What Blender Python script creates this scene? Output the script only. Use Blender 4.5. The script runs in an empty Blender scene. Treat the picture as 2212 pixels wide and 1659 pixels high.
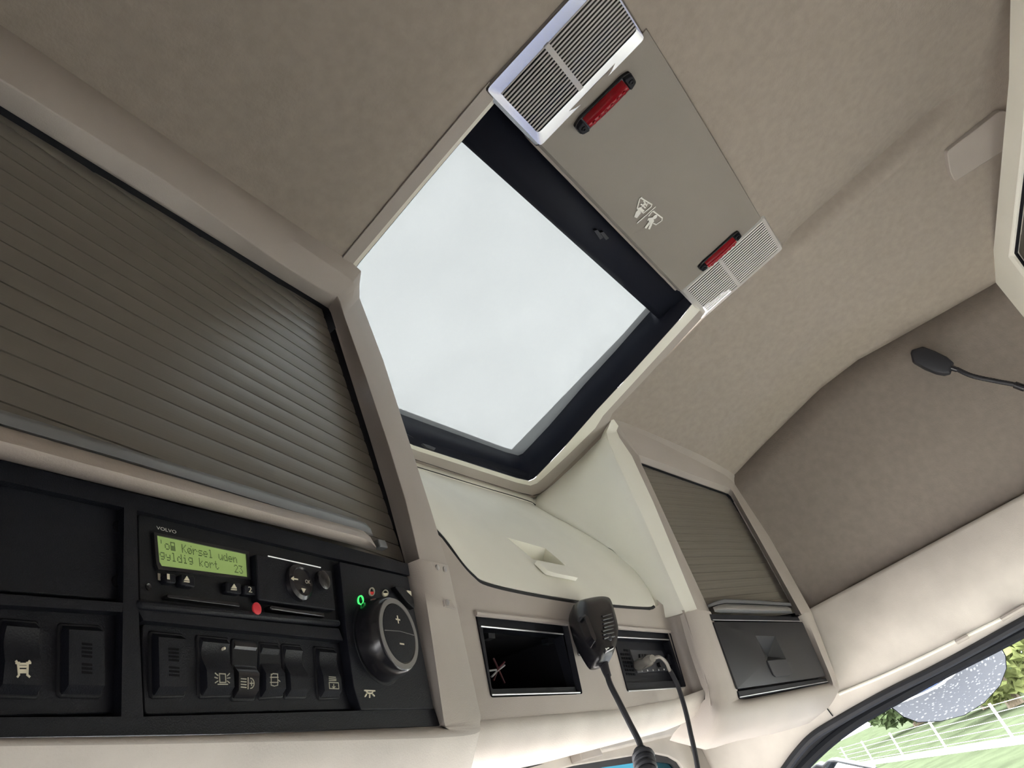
import bpy, bmesh, math, random
import numpy as np
from mathutils import Vector, Matrix
random.seed(7); rng = np.random.default_rng(7)
SC = bpy.context.scene; COL = SC.collection
# ------------------------------------------------------------------ camera, world, exposure
EYE = np.array([0.0, 0.0, 2.45])                    # the eye, 2.45 m above the ground outside
F, CX, CY = 1600.0, 1106.0, 829.5                   # focal length in pixels of the 2212 x 1659 frame
_X = np.array([1084, 550, 1600.]); _Y = np.array([-3829, 2890, 1600.])
_X /= np.linalg.norm(_X); _Y -= _X*(_X@_Y); _Y /= np.linalg.norm(_Y)
ROT = np.array([_X, _Y, np.cross(_X, _Y)])          # camera axes -> cab axes (x right, y forward, z up)
cam = bpy.data.cameras.new('camera'); camo = bpy.data.objects.new('camera', cam); COL.objects.link(camo)
cam.sensor_width = 36.0; cam.lens = 36.0*F/2212; cam.clip_start = 0.01; cam.clip_end = 500
M = Matrix.Identity(4)
for i in range(3):
    M[i][0] = ROT[i, 0]; M[i][1] = -ROT[i, 1]; M[i][2] = -ROT[i, 2]; M[i][3] = EYE[i]
camo.matrix_world = M; SC.camera = camo
W = bpy.data.worlds.new('overcast_sky'); SC.world = W; W.use_nodes = True
bg = W.node_tree.nodes['Background']; bg.inputs[0].default_value = (0.97, 0.975, 1.0, 1); bg.inputs[1].default_value = 17.5
SC.view_settings.view_transform = 'Standard'; SC.view_settings.look = 'None'
SC.view_settings.gamma = 1; SC.view_settings.use_curve_mapping = False
SC.view_settings.exposure = 0.0
SC.cycles.max_bounces = 10; SC.cycles.diffuse_bounces = 6; SC.cycles.transparent_max_bounces = 12
SC.cycles.caustics_reflective = False; SC.cycles.caustics_refractive = False

# ------------------------------------------------------------------ materials
def mat(name, col, rough=0.5, metal=0.0, noise=0.0, nscale=20.0, bump=0.0, bscale=400.0, spec=0.5, emit=None, estr=1.0, stretch=None, rotz=0.0):
    m = bpy.data.materials.new(name); m.use_nodes = True; nt = m.node_tree
    b = nt.nodes['Principled BSDF']
    b.inputs['Base Color'].default_value = (*col, 1); b.inputs['Roughness'].default_value = rough
    b.inputs['Metallic'].default_value = metal; b.inputs['Specular IOR Level'].default_value = spec
    tc = nt.nodes.new('ShaderNodeTexCoord'); mp = nt.nodes.new('ShaderNodeMapping')
    nt.links.new(tc.outputs['Object'], mp.inputs[0])
    if stretch:
        mp.vector_type = 'TEXTURE'; mp.inputs['Scale'].default_value = tuple(1/k for k in stretch); mp.inputs['Rotation'].default_value = (0, 0, rotz)
    if noise:
        n = nt.nodes.new('ShaderNodeTexNoise'); n.inputs['Scale'].default_value = nscale; n.inputs['Detail'].default_value = 6
        nt.links.new(mp.outputs[0], n.inputs['Vector'])
        r = nt.nodes.new('ShaderNodeMapRange'); r.inputs[1].default_value = .3; r.inputs[2].default_value = .7
        r.inputs[3].default_value = 1-noise; r.inputs[4].default_value = 1+noise
        nt.links.new(n.outputs['Fac'], r.inputs[0])
        mx = nt.nodes.new('ShaderNodeMix'); mx.data_type = 'RGBA'; mx.blend_type = 'MULTIPLY'; mx.inputs[0].default_value = 1
        mx.inputs[6].default_value = (*col, 1); nt.links.new(r.outputs[0], mx.inputs[7]); nt.links.new(mx.outputs[2], b.inputs['Base Color'])
    if bump:
        n2 = nt.nodes.new('ShaderNodeTexNoise'); n2.inputs['Scale'].default_value = bscale; n2.inputs['Detail'].default_value = 3
        nt.links.new(mp.outputs[0], n2.inputs['Vector'])
        bp = nt.nodes.new('ShaderNodeBump'); bp.inputs['Strength'].default_value = bump; bp.inputs['Distance'].default_value = .001
        nt.links.new(n2.outputs['Fac'], bp.inputs['Height']); nt.links.new(bp.outputs[0], b.inputs['Normal'])
    if emit:
        b.inputs['Emission Color'].default_value = (*emit, 1); b.inputs['Emission Strength'].default_value = estr
    return m
def see_through(name, col, rough, alpha, metal=0.0, thru=None):      # tinted clear plastic or glass
    m = bpy.data.materials.new(name); m.use_nodes = True; nt = m.node_tree
    b = nt.nodes['Principled BSDF']; b.inputs['Base Color'].default_value = (*col, 1); b.inputs['Roughness'].default_value = rough
    b.inputs['Metallic'].default_value = metal
    tr = nt.nodes.new('ShaderNodeBsdfTransparent'); tr.inputs[0].default_value = (*(thru or [0.5+0.5*c for c in col]), 1)
    mx = nt.nodes.new('ShaderNodeMixShader'); mx.inputs[0].default_value = alpha
    nt.links.new(tr.outputs[0], mx.inputs[1]); nt.links.new(b.outputs[0], mx.inputs[2])
    nt.links.new(mx.outputs[0], nt.nodes['Material Output'].inputs[0]); return m
MT = {}
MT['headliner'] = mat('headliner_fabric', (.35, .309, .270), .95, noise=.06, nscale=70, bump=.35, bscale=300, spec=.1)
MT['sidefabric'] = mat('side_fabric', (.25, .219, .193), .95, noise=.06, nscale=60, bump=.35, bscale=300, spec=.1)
MT['trim'] = mat('beige_plastic', (.42, .381, .345), .55, noise=.05, nscale=8, bump=.25, bscale=900, spec=.35)
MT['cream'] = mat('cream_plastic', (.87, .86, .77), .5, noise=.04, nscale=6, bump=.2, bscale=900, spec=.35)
MT['pinktrim'] = mat('worn_beige_plastic', (.44, .385, .34), .42, noise=.1, nscale=14, bump=.2, bscale=700, spec=.4)
MT['grey'] = mat('grey_console_plastic', (.265, .241, .214), .5, noise=.03, nscale=10, bump=.3, bscale=1100, spec=.4)
MT['slat'] = mat('olive_grey_slat', (.12, .109, .090), .32, noise=.06, nscale=90, bump=.1, bscale=600, spec=.85, stretch=(.03, 1, 1), rotz=math.atan(.185))
MT['slat2'] = mat('brushed_olive_slat', (.18, .163, .138), .42, noise=.14, nscale=380, spec=.5, stretch=(.012, 1, 1), rotz=-math.atan(.185))
MT['black'] = mat('black_plastic', (.006, .007, .0115), .5, noise=.08, nscale=40, bump=.3, bscale=1200, spec=.22)
MT['black2'] = mat('matt_black_plastic', (.006, .007, .010), .55, bump=.2, bscale=900, spec=.25)
MT['softblack'] = mat('charcoal_plastic', (.019, .021, .027), .45, noise=.06, nscale=50, bump=.3, bscale=1200, spec=.5)
MT['gloss'] = mat('glossy_black_plastic', (.012, .012, .015), .22, spec=.5)
MT['micblack'] = mat('microphone_black', (.012, .012, .015), .27, bump=.15, bscale=900)
MT['dark'] = mat('dark_interior', (.006, .006, .008), .8, spec=.1)
MT['drawer'] = mat('drawer_plastic', (.017, .018, .021), .45, bump=.2, bscale=1200, spec=.4)
MT['navy'] = mat('dark_blue_blind_bar', (.006, .008, .017), .6, spec=.2)
MT['rubber'] = mat('black_rubber', (.02, .021, .026), .5, noise=.1, nscale=60, spec=.4)
MT['chrome'] = mat('chrome_plastic', (.33, .33, .35), .16, metal=1)
MT['silver'] = mat('satin_silver', (.60, .60, .60), .32, metal=.7)
MT['satin'] = mat('satin_blue_grey', (.20, .21, .22), .35, spec=.5)
MT['reflector'] = mat('lamp_reflector', (.055, .054, .056), .35, metal=.4, noise=.9, nscale=55)
MT['lens'] = see_through('clear_ribbed_lens', (.95, .93, .91), .15, .88)
MT['lens_clear'] = see_through('clear_lens_skin', (.12, .12, .12), .05, .12)
MT['lens_rim'] = see_through('clear_lens_rim', (.86, .84, .82), .12, .55)
MT['glass'] = see_through('window_glass', (.02, .02, .02), .02, .05, thru=(.96, .98, .97))
MT['clearplug'] = see_through('clear_plug_plastic', (.55, .52, .47), .12, .38)
MT['red'] = mat('red_marker_lens', (.27, .004, .010), .2, spec=.3)
MT['redbright'] = mat('red_ring', (.75, .05, .05), .3)
MT['reddot'] = mat('red_button', (.75, .04, .06), .35)
MT['white'] = mat('white_print', (.85, .85, .80), .6)
MT['ivory'] = mat('ivory_symbol', (.75, .70, .55), .5)
MT['dimicon'] = mat('dim_symbol', (.42, .40, .32), .5)
MT['green'] = mat('lit_green_ring', (.05, .7, .12), .4, emit=(.08, 1, .22), estr=.9)
MT['lcd'] = mat('lit_green_display', (.20, .29, .08), .35, emit=(.31, .44, .15), estr=.42)
MT['lcdink'] = mat('display_characters', (.05, .08, .025), .5, emit=(.11, .17, .05), estr=.25)
MT['ringgrey'] = mat('grey_knob_ring', (.19, .185, .18), .4)
MT['wirered'] = mat('red_wire', (.07, .004, .008), .5)
MT['wirewhite'] = mat('white_wire', (.35, .35, .35), .5)
MT['lit_dusty'] = mat('lit_dusty_beige', (.59, .548, .50), .6, noise=.12, nscale=9, bump=.25, bscale=700)  # dusty beige, made paler to carry light from below on undersides
MT['mirror'] = mat('mirror_glass', (.85, .87, .9), .02, metal=1)
MT['blue'] = mat('blue_truck_paint', (.05, .12, .42), .25)
MT['post'] = mat('white_post', (.6, .6, .6), .6, spec=.0, noise=.05)
MT['steelw'] = mat('galvanised_wire', (.7, .72, .72), .5)
MT['bark'] = mat('tree_bark', (.12, .09, .06), .9, noise=.3)
MT['leafd'] = mat('dark_foliage', (.060, .080, .038), .8, spec=.0, noise=.5, nscale=2.5)
MT['leafy'] = mat('yellow_green_foliage', (.105, .118, .045), .8, spec=.0, noise=.4, nscale=2.5)
MT['grass'] = mat('mown_grass', (.050, .060, .036), .9, spec=.0, noise=.25, nscale=.8)
MT['path'] = mat('pale_gravel', (.46, .455, .44), .9, spec=.0, noise=.08, nscale=2)
MT['display_frame'] = mat('display_frame', (.012, .012, .015), .3)
MT['tint'] = see_through('tinted_glass', (.02, .03, .04), .03, .08, thru=(.09, .185, .215))
def hatch_blind():
    m = bpy.data.materials.new('white_blind_mesh'); m.use_nodes = True; nt = m.node_tree; nt.nodes.clear()
    out = nt.nodes.new('ShaderNodeOutputMaterial'); tc = nt.nodes.new('ShaderNodeTexCoord')
    wv = nt.nodes.new('ShaderNodeTexWave'); wv.wave_type = 'BANDS'; wv.bands_direction = 'Y'; wv.wave_profile = 'SIN'
    wv.inputs['Scale'].default_value = 267; wv.inputs['Distortion'].default_value = .25; wv.inputs['Detail'].default_value = 1; wv.inputs['Detail Scale'].default_value = .5
    nt.links.new(tc.outputs['Object'], wv.inputs['Vector'])
    rp = nt.nodes.new('ShaderNodeMapRange'); rp.inputs[1].default_value = .1; rp.inputs[2].default_value = .6
    rp.inputs[3].default_value = .062; rp.inputs[4].default_value = .025
    nt.links.new(wv.outputs['Fac'], rp.inputs[0])
    ns = nt.nodes.new('ShaderNodeTexNoise'); ns.inputs['Scale'].default_value = 7; ns.inputs['Detail'].default_value = 5
    nt.links.new(tc.outputs['Object'], ns.inputs['Vector'])
    nr = nt.nodes.new('ShaderNodeMapRange'); nr.inputs[1].default_value = .3; nr.inputs[2].default_value = .7; nr.inputs[3].default_value = .93; nr.inputs[4].default_value = 1.05
    nt.links.new(ns.outputs['Fac'], nr.inputs[0])
    tr = nt.nodes.new('ShaderNodeBsdfTransparent'); tr.inputs[0].default_value = (.97, .985, .98, 1)
    tl = nt.nodes.new('ShaderNodeBsdfTranslucent'); tl.inputs[0].default_value = (.016, .0165, .0165, 1)
    df = nt.nodes.new('ShaderNodeBsdfDiffuse'); df.inputs[0].default_value = (.25, .26, .26, 1)
    m1 = nt.nodes.new('ShaderNodeMixShader'); m1.inputs[0].default_value = .3
    nt.links.new(tl.outputs[0], m1.inputs[1]); nt.links.new(df.outputs[0], m1.inputs[2])
    mm = nt.nodes.new('ShaderNodeMath'); mm.operation = 'MULTIPLY'; nt.links.new(rp.outputs[0], mm.inputs[0]); nt.links.new(nr.outputs[0], mm.inputs[1])
    m2 = nt.nodes.new('ShaderNodeMixShader'); nt.links.new(mm.outputs[0], m2.inputs[0])
    nt.links.new(m1.outputs[0], m2.inputs[1]); nt.links.new(tr.outputs[0], m2.inputs[2])
    nt.links.new(m2.outputs[0], out.inputs[0]); return m
MT['blind'] = hatch_blind()
def asphalt():
    m = mat('speckled_asphalt', (.2, .2, .21), .9, spec=.05); nt = m.node_tree; b = nt.nodes['Principled BSDF']
    tc = nt.nodes.new('ShaderNodeTexCoord'); v = nt.nodes.new('ShaderNodeTexVoronoi'); v.inputs['Scale'].default_value = 15
    nt.links.new(tc.outputs['Object'], v.inputs['Vector'])
    r = nt.nodes.new('ShaderNodeValToRGB'); r.color_ramp.elements[0].position = .12; r.color_ramp.elements[0].color = (.17, .17, .168, 1)
    r.color_ramp.elements[1].position = .3; r.color_ramp.elements[1].color = (.05, .05, .054, 1)
    nt.links.new(v.outputs['Distance'], r.inputs[0]); nt.links.new(r.outputs[0], b.inputs['Base Color']); return m
MT['asphalt'] = asphalt()

# ------------------------------------------------------------------ geometry helpers (cab coordinates: origin at the eye)
def ray(px, py): return ROT @ np.array([px-CX, py-CY, F])
def on_plane(px, py, n, d):
    r = ray(px, py); n = np.asarray(n, float); return r*(d/(n@r))
def onX(px, py, x): return on_plane(px, py, (1, 0, 0), x)
def onY(px, py, y): return on_plane(px, py, (0, 1, 0), y)
def onZ(px, py, z): return on_plane(px, py, (0, 0, 1), z)
class Frame:                                       # a work plane: origin, u along, v up, n out towards the seats
    def __init__(s, o, u, v):
        s.o = np.asarray(o, float); s.u = np.asarray(u, float)/np.linalg.norm(u)
        v = np.asarray(v, float); v = v - s.u*(s.u@v); s.v = v/np.linalg.norm(v); s.n = np.cross(s.u, s.v)
    def pt(s, u, v, n=0.0): return s.o + s.u*u + s.v*v + s.n*n
    def hit(s, px, py, n=0.0): return on_plane(px, py, s.n, s.n@s.o + n)
    def uv(s, px, py, n=0.0):
        d = s.hit(px, py, n)-s.o; return np.array([d@s.u, d@s.v])
    def uvs(s, pts, n=0.0): return [s.uv(*p, n) for p in pts]
WLOC = {}
def base_of(o): return WLOC.get(o.name, np.zeros(3)) if o else np.zeros(3)
def link(name, me, material, parent, loc):
    o = bpy.data.objects.new(name, me); COL.objects.link(o)
    if material is not None and not me.materials: me.materials.append(MT[material] if isinstance(material, str) else material)
    o.location = Vector(loc - base_of(parent)); WLOC[o.name] = np.asarray(loc, float)
    if parent: o.parent = parent
    return o
def mesh(name, V, Fc, material, parent=None, smooth=True, bevel=0, seg=2, solid=0, subsurf=0, angle=35, recalc=True):
    V = np.asarray(V, float) + EYE; c = (V.min(0)+V.max(0))/2
    me = bpy.data.meshes.new(name); me.from_pydata([tuple(p) for p in V-c], [], [tuple(int(i) for i in f) for f in Fc])
    if recalc:
        bm = bmesh.new(); bm.from_mesh(me); bmesh.ops.remove_doubles(bm, verts=bm.verts, dist=1e-6)
        bmesh.ops.recalc_face_normals(bm, faces=bm.faces); bm.to_mesh(me); bm.free()
    me.validate()
    if smooth:
        for p in me.polygons: p.use_smooth = True
        me.set_sharp_from_angle(angle=math.radians(angle))
    o = link(name, me, material, parent, c)
    if solid: m = o.modifiers.new('thickness', 'SOLIDIFY'); m.thickness = solid; m.offset = 0
    if bevel:
        m = o.modifiers.new('edge', 'BEVEL'); m.width = bevel; m.segments = seg; m.limit_method = 'ANGLE'; m.angle_limit = math.radians(30)
        m.harden_normals = False
    if subsurf: m = o.modifiers.new('soft', 'SUBSURF'); m.levels = subsurf; m.render_levels = subsurf
    return o
class MB:                                          # collects pieces of ONE mesh
    def __init__(s): s.V = []; s.F = []
    def add(s, V, Fc):
        k = len(s.V); s.V += [np.asarray(p, float) for p in V]; s.F += [tuple(i+k for i in f) for f in Fc]; return s
    def build(s, name, material, parent=None, **k): return mesh(name, s.V, s.F, material, parent, **k)
def loft(loops, closed=False, wrap=False):
    n = len(loops[0]); V = [p for L in loops for p in L]; Fc = []
    R = len(loops)
    for i in range(R if wrap else R-1):
        a = i*n; b = ((i+1) % R)*n
        for j in range(n if closed else n-1):
            k = (j+1) % n; Fc.append((a+j, a+k, b+k, b+j))
    return V, Fc
def prism(fr, poly, n0, n1, taper=0.0):
    c = np.mean(poly, 0); top = [c+(np.asarray(p)-c)*(1-taper) for p in poly]
    n = len(poly); V = [fr.pt(*p, n0) for p in poly]+[fr.pt(*p, n1) for p in top]
    Fc = [tuple(range(n-1, -1, -1)), tuple(range(n, 2*n))]+[(j, (j+1) % n, n+(j+1) % n, n+j) for j in range(n)]
    return V, Fc
def rounded(poly, r, seg=4):
    out = []; n = len(poly); P = [np.asarray(p, float) for p in poly]
    rr = r if isinstance(r, (list, tuple)) else [r]*n
    for i in range(n):
        a, b, c = P[i-1], P[i], P[(i+1) % n]; da = a-b; dc = c-b
        la, lc = np.linalg.norm(da), np.linalg.norm(dc); q = min(rr[i], la*.49, lc*.49)
        if q <= 0: out += [b.copy() for _ in range(seg+1)]; continue
        p0 = b+da/la*q; p1 = b+dc/lc*q
        for k in range(seg+1):
            t = k/seg; out.append((1-t)**2*p0+2*t*(1-t)*b+t*t*p1)
    return out
def ring(fr, outer, inner, n0, n1):
    return loft([[fr.pt(*p, n0) for p in outer], [fr.pt(*p, n1) for p in outer], [fr.pt(*p, n1) for p in inner], [fr.pt(*p, n0) for p in inner]], True, True)
def shrink(poly, d):
    c = np.mean(poly, 0); return [c+(p-c)*max(0, 1-d/max(1e-9, np.linalg.norm(p-c))) for p in poly]
def disc(fr, c, ru, rv=None, n=28, a0=0.0):
    rv = rv or ru; return [np.array([c[0]+ru*math.cos(a0+2*math.pi*k/n), c[1]+rv*math.sin(a0+2*math.pi*k/n)]) for k in range(n)]
def lathe(fr, c, prof, n=40):                       # prof: (radius, n) pairs
    loops = [[fr.pt(c[0]+r*math.cos(2*math.pi*k/n), c[1]+r*math.sin(2*math.pi*k/n), h) for k in range(n)] for r, h in prof]
    V, Fc = loft(loops, True); Fc.append(tuple(range((len(prof)-1)*n, len(prof)*n))); return V, Fc
def spline(P, per=8):
    P = [np.asarray(p, float) for p in P]; out = []
    for i in range(len(P)-1):
        a = P[i-1] if i else 2*P[0]-P[1]; b, c = P[i], P[i+1]; d = P[i+2] if i+2 < len(P) else 2*P[-1]-P[-2]
        for k in range(per):
            t = k/per; out.append(.5*((2*b)+(c-a)*t+(2*a-5*b+4*c-d)*t*t+(3*b-a-3*c+d)*t**3))
    return out+[P[-1]]
def tube(P, r, n=10, caps=True):
    P = [np.asarray(p, float) for p in P]; loops = []; up = None
    rr = r if hasattr(r, '__len__') else [r]*len(P)
    for i, p in enumerate(P):
        t = P[min(i+1, len(P)-1)]-P[max(i-1, 0)]; t = t/np.linalg.norm(t)
        if up is None:
            up = np.cross(t, (0, 0, 1.)); up = up if np.linalg.norm(up) > .1 else np.cross(t, (1., 0, 0))
        up = up-t*(up@t); up = up/np.linalg.norm(up); w = np.cross(t, up)
        loops.append([p+rr[i]*(up*math.cos(2*math.pi*k/n)+w*math.sin(2*math.pi*k/n)) for k in range(n)])
    V, Fc = loft(loops, True)
    if caps: Fc += [tuple(range(n)), tuple(range(len(V)-n, len(V)))]
    return V, Fc
def box(lo, hi):
    (a, b, c), (d, e, f) = lo, hi
    V = [(a, b, c), (d, b, c), (d, e, c), (a, e, c), (a, b, f), (d, b, f), (d, e, f), (a, e, f)]
    return [np.array(p, float) for p in V], [(3, 2, 1, 0), (4, 5, 6, 7), (0, 1, 5, 4), (1, 2, 6, 5), (2, 3, 7, 6), (3, 0, 4, 7)]
def strokes(fr, lines, w, n, thick=.0004):           # ribbons: printed symbols
    mb = MB()
    for L in lines:
        L = [np.asarray(p, float) for p in L]
        for a, b in zip(L[:-1], L[1:]):
            d = b-a; l = np.linalg.norm(d)
            if l < 1e-7: continue
            d /= l; q = np.array([-d[1], d[0]])*w/2; e = d*w*.3
            mb.add(*prism(fr, [a-e-q, b+e-q, b+e+q, a-e+q], n, n+thick))
    return mb
def cut(o, V, Fc, smooth=True):                                  # sink a pocket into a part (cutter is discarded)
    me = bpy.data.meshes.new('cutter'); me.from_pydata([tuple(np.asarray(p)+EYE) for p in V], [], Fc)
    bm = bmesh.new(); bm.from_mesh(me); bmesh.ops.recalc_face_normals(bm, faces=bm.faces); bm.to_mesh(me); bm.free()
    c = bpy.data.objects.new('cutter', me); COL.objects.link(c)
    m = o.modifiers.new('pocket', 'BOOLEAN'); m.object = c; m.operation = 'DIFFERENCE'; m.solver = 'EXACT'
    dg = bpy.context.evaluated_depsgraph_get(); dg.update(); new = bpy.data.meshes.new_from_object(o.evaluated_get(dg))
    o.modifiers.clear(); old = o.data; o.data = new; bpy.data.objects.remove(c)
    for p in new.polygons: p.use_smooth = smooth
    new.set_sharp_from_angle(angle=math.radians(25))
def text_tris(s):
    cu = bpy.data.curves.new('t', 'FONT'); cu.body = s; cu.size = 1; cu.resolution_u = 3
    o = bpy.data.objects.new('t', cu); COL.objects.link(o); dg = bpy.context.evaluated_depsgraph_get(); dg.update()
    me = bpy.data.meshes.new_from_object(o.evaluated_get(dg)); V = np.array([v.co[:] for v in me.vertices]); Fc = [tuple(p.vertices) for p in me.polygons]
    bpy.data.objects.remove(o); bpy.data.curves.remove(cu); bpy.data.meshes.remove(me); return V, Fc
def text(name, fr, s, u, v, width, height, n, material, parent, skew=0.0):
    V, Fc = text_tris(s); lo, hi = V.min(0), V.max(0)
    P = [fr.pt(u+(p[0]-lo[0])/(hi[0]-lo[0])*width+skew*(p[1]-lo[1]), v+(p[1]-lo[1])/(hi[1]-lo[1])*height, n) for p in V]
    return mesh(name, P, Fc, material, parent, smooth=False, recalc=False)
def tag(o, label, cat, group=None):
    o['label'] = label; o['category'] = cat
    if group: o['group'] = group
    return o
def thing(name, label, cat, at, group=None):
    o = bpy.data.objects.new(name, None); COL.objects.link(o); p = np.asarray(at, float)+EYE
    o.location = Vector(p); WLOC[o.name] = p; o.empty_display_size = .03; return tag(o, label, cat, group)
def struct(o): o['kind'] = 'structure'; return o
def sroot(name, at):
    o = bpy.data.objects.new(name, None); COL.objects.link(o); p = np.asarray(at, float)+EYE; o.location = Vector(p); WLOC[o.name] = p; o.empty_display_size = .03
    return struct(o)
def resamp(P, n):
    P = np.array(P); d = np.r_[0, np.cumsum(np.linalg.norm(np.diff(P, axis=0), axis=1))]; q = np.linspace(0, d[-1], n)
    return [np.array([np.interp(s, d, P[:, k]) for k in range(3)]) for s in q]
def dense(keys, per):                                # linear subdivision of 3-D key points
    out = []
    for a, b in zip(keys[:-1], keys[1:]): out += [a+(b-a)*k/per for k in range(per)]
    return out+[keys[-1]]

# ------------------------------------------------------------------ the planes of the cab
XC, TT, TL, Y0 = .945, .185, .15, .396               # cab centre, plan turn of the lockers, downward tilt of the consoles
r = ray(945, 1565); P0 = r*(Y0/r[1])
FL = Frame(P0, (1, TT, 0), (0, -TL, 1))              # driver console face
PR = P0.copy(); PR[0] = 2*XC-PR[0]
FR = Frame(PR, (1, -TT, 0), (0, -TL, 1))             # passenger console face
FLU = Frame(FL.hit(881, 1217), (1, TT, 0), (0, 0, 1))
FRU = Frame(FR.hit(1540, 1325), (1, -TT, 0), (0, 0, 1))
FC = Frame((.945, .45, .2), (1, 0, 0), (0, -TL, 1))  # centre console face
CE = ((0, .2, 1), .73)                               # hatch rim plane
def base_z(y): return .735-.2*y if y > .1 else .715+.12*(.1-y)
SEAM = sorted([(y, z) for (x, y, z) in [onX(a, b, 1.8) for a, b in ((1588, 1025), (1633, 977), (1679, 931), (1769, 842), (1853, 778), (1938, 732), (2043, 673), (2143, 617))]])
def seam_z(y):
    ys = [p[0] for p in SEAM]; zs = [p[1] for p in SEAM]
    if y > ys[-1]: return zs[-1]-.2*(y-ys[-1])
    return float(np.interp(y, ys, zs))
def ceil_z(x, y):
    z = base_z(y)
    if x > 1.345:
        t = (x-1.345)/.455; t = min(1, t); z = z+(seam_z(y)-z)*(t**1.15)
    win = max(0, min(1, (y+.52)/.08))*max(0, min(1, (-.06-y)/.06))
    q = max(0, min(1, (x-1.335)/.026)); z += (.016*math.exp(-((x-1.333)/.009)**2)-.012*q*q*(3-2*q)*math.exp(-max(0, x-1.361)/.06))*win
    return z
def on_ceil(px, py):
    r = ray(px, py); lo, hi = .2, 4.
    for _ in range(50):
        m = (lo+hi)/2; p = r*m/np.linalg.norm(r)
        if p[2] < ceil_z(p[0], p[1]): lo = m
        else: hi = m
    return p

# ------------------------------------------------------------------ SETTING: ceiling, walls, windows
xs = np.unique(np.round(np.concatenate([np.linspace(-.24, .575, 16), np.linspace(.575, 1.33, 12), np.linspace(1.33, 1.375, 14), np.linspace(1.375, 1.8, 22)]), 4))
ys = np.unique(np.round(np.concatenate([np.linspace(-.95, -.55, 6), np.linspace(-.55, .03, 24), np.linspace(.03, .82, 26)]), 4))
V = []; Fc = []
for y in ys:
    for x in xs: V.append((x, y, ceil_z(x, y)))
nx = len(xs)
for j in range(len(ys)-1):
    for i in range(nx-1):
        if .574 < (xs[i]+xs[i+1])/2 < 1.33 and .03 < (ys[j]+ys[j+1])/2 < .595: continue
        Fc.append((j*nx+i, j*nx+i+1, (j+1)*nx+i+1, (j+1)*nx+i))
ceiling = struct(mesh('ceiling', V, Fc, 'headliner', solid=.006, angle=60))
wall_right = sroot('wall_right', (1.8, 0, -.3))
ysw = np.linspace(-.95, .5, 40); loops = []
for k in range(7):
    t = k/6; loops.append([np.array([1.8+.034*(1-t)**1.3, y, .2095+(seam_z(y)+.004-.2095)*t]) for y in ysw])
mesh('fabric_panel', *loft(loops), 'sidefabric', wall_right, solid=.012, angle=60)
loops = [[np.array([1.799, y, seam_z(y)+.0005]) for y in np.linspace(-.95, .45, 40)]]
mesh('seam_piping', *tube(spline(loops[0][::3], 4), .0035, 6), 'headliner', wall_right)
# lower trim above the door window
SEAL = [(1600, 1790), (1640, 1725), (1688, 1659), (1718, 1618), (1752, 1582), (1802, 1550), (1903, 1493), (2038, 1425), (2212, 1329), (2500, 1170), (2760, 1030)]
SEALW = [onX(a, b, 1.8) for a, b in SEAL]
bot = spline(SEALW, 6); top = [np.array([1.8, p[1], .2115]) for p in bot]
mid = [a*.5+b*.5+np.array([.004, 0, 0]) for a, b in zip(bot, top)]
mesh('lower_trim_panel', *loft([[p+np.array([.05, 0, -.002]) for p in top], [p+np.array([.004, 0, .001]) for p in top], [p+np.array([0, 0, -.004]) for p in top], mid, bot]), 'lit_dusty', wall_right, solid=.012, angle=60)
fy = bot[0][1]
mesh('front_pillar_trim', *loft([[np.array([1.8, fy, .208]), np.array([1.8, fy+.1, .208]), np.array([1.8, .84, .2])], [np.array([1.8, fy, bot[0][2]]), np.array([1.8, fy+.1, bot[0][2]-.2]), np.array([1.8, .84, -.7])]]), 'trim', wall_right, solid=.012)
G = [onX(a, b, 1.793) for a, b in ((1812, 1499), (1900, 1463), (1985, 1424), (2072, 1381), (2212, 1312), (2500, 1165))]
mesh('grab_rail', *tube(spline(G, 5), .0035, 8), 'cream', wall_right)
mesh('trim_joint', *tube([onX(1779, 1518, 1.7935), onX(1784, 1527, 1.793), onX(1799, 1547, 1.793)], .0012, 6), 'black2', wall_right)
for (a, b, c, d) in ((2066, 1387, 2090, 1374), (2163, 1338, 2212, 1310)):
    p, q = onX(a, b, 1.79), onX(c, d, 1.79)
    mesh('rail_clip', *tube([p, p*.5+q*.5+np.array([-.004, 0, 0]), q], .005, 8), 'trim', wall_right)
# door window: rubber seal and pane
window_1 = sroot('window_1', (1.8, 0, -.4))
mesh('rubber_seal', *tube(spline([p+np.array([-.004, .0, -.009]) for p in SEALW], 6), .0095, 10), 'rubber', window_1)
mesh('inner_seal', *tube(spline([onX(a, b, 1.815) for a, b in ((1660, 1760), (1700, 1700), (1735, 1655), (1789, 1603), (1853, 1556), (1937, 1507), (2038, 1452), (2212, 1362), (2500, 1205), (2760, 1065))], 6), .0125, 10), 'black2', window_1)
si = resamp(spline([onX(a, b, 1.815) for a, b in ((1660, 1760), (1700, 1700), (1735, 1655), (1789, 1603), (1853, 1556), (1937, 1507), (2038, 1452), (2212, 1362), (2500, 1205), (2760, 1065))], 6), 60)
so = resamp(spline([p+np.array([-.002, .0, -.009]) for p in SEALW], 6), 60)
mesh('seal_web', *loft([so, si]), 'black2', window_1, solid=.003)
gl = [(1.825, p[1], p[2]) for p in spline(SEALW, 3)]
mesh('pane', [np.array(p) for p in gl]+[np.array((1.825, p[1], -.75)) for p in gl], [(i, i+1, len(gl)+i+1, len(gl)+i) for i in range(len(gl)-1)], 'glass', window_1, solid=.004)
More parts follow.
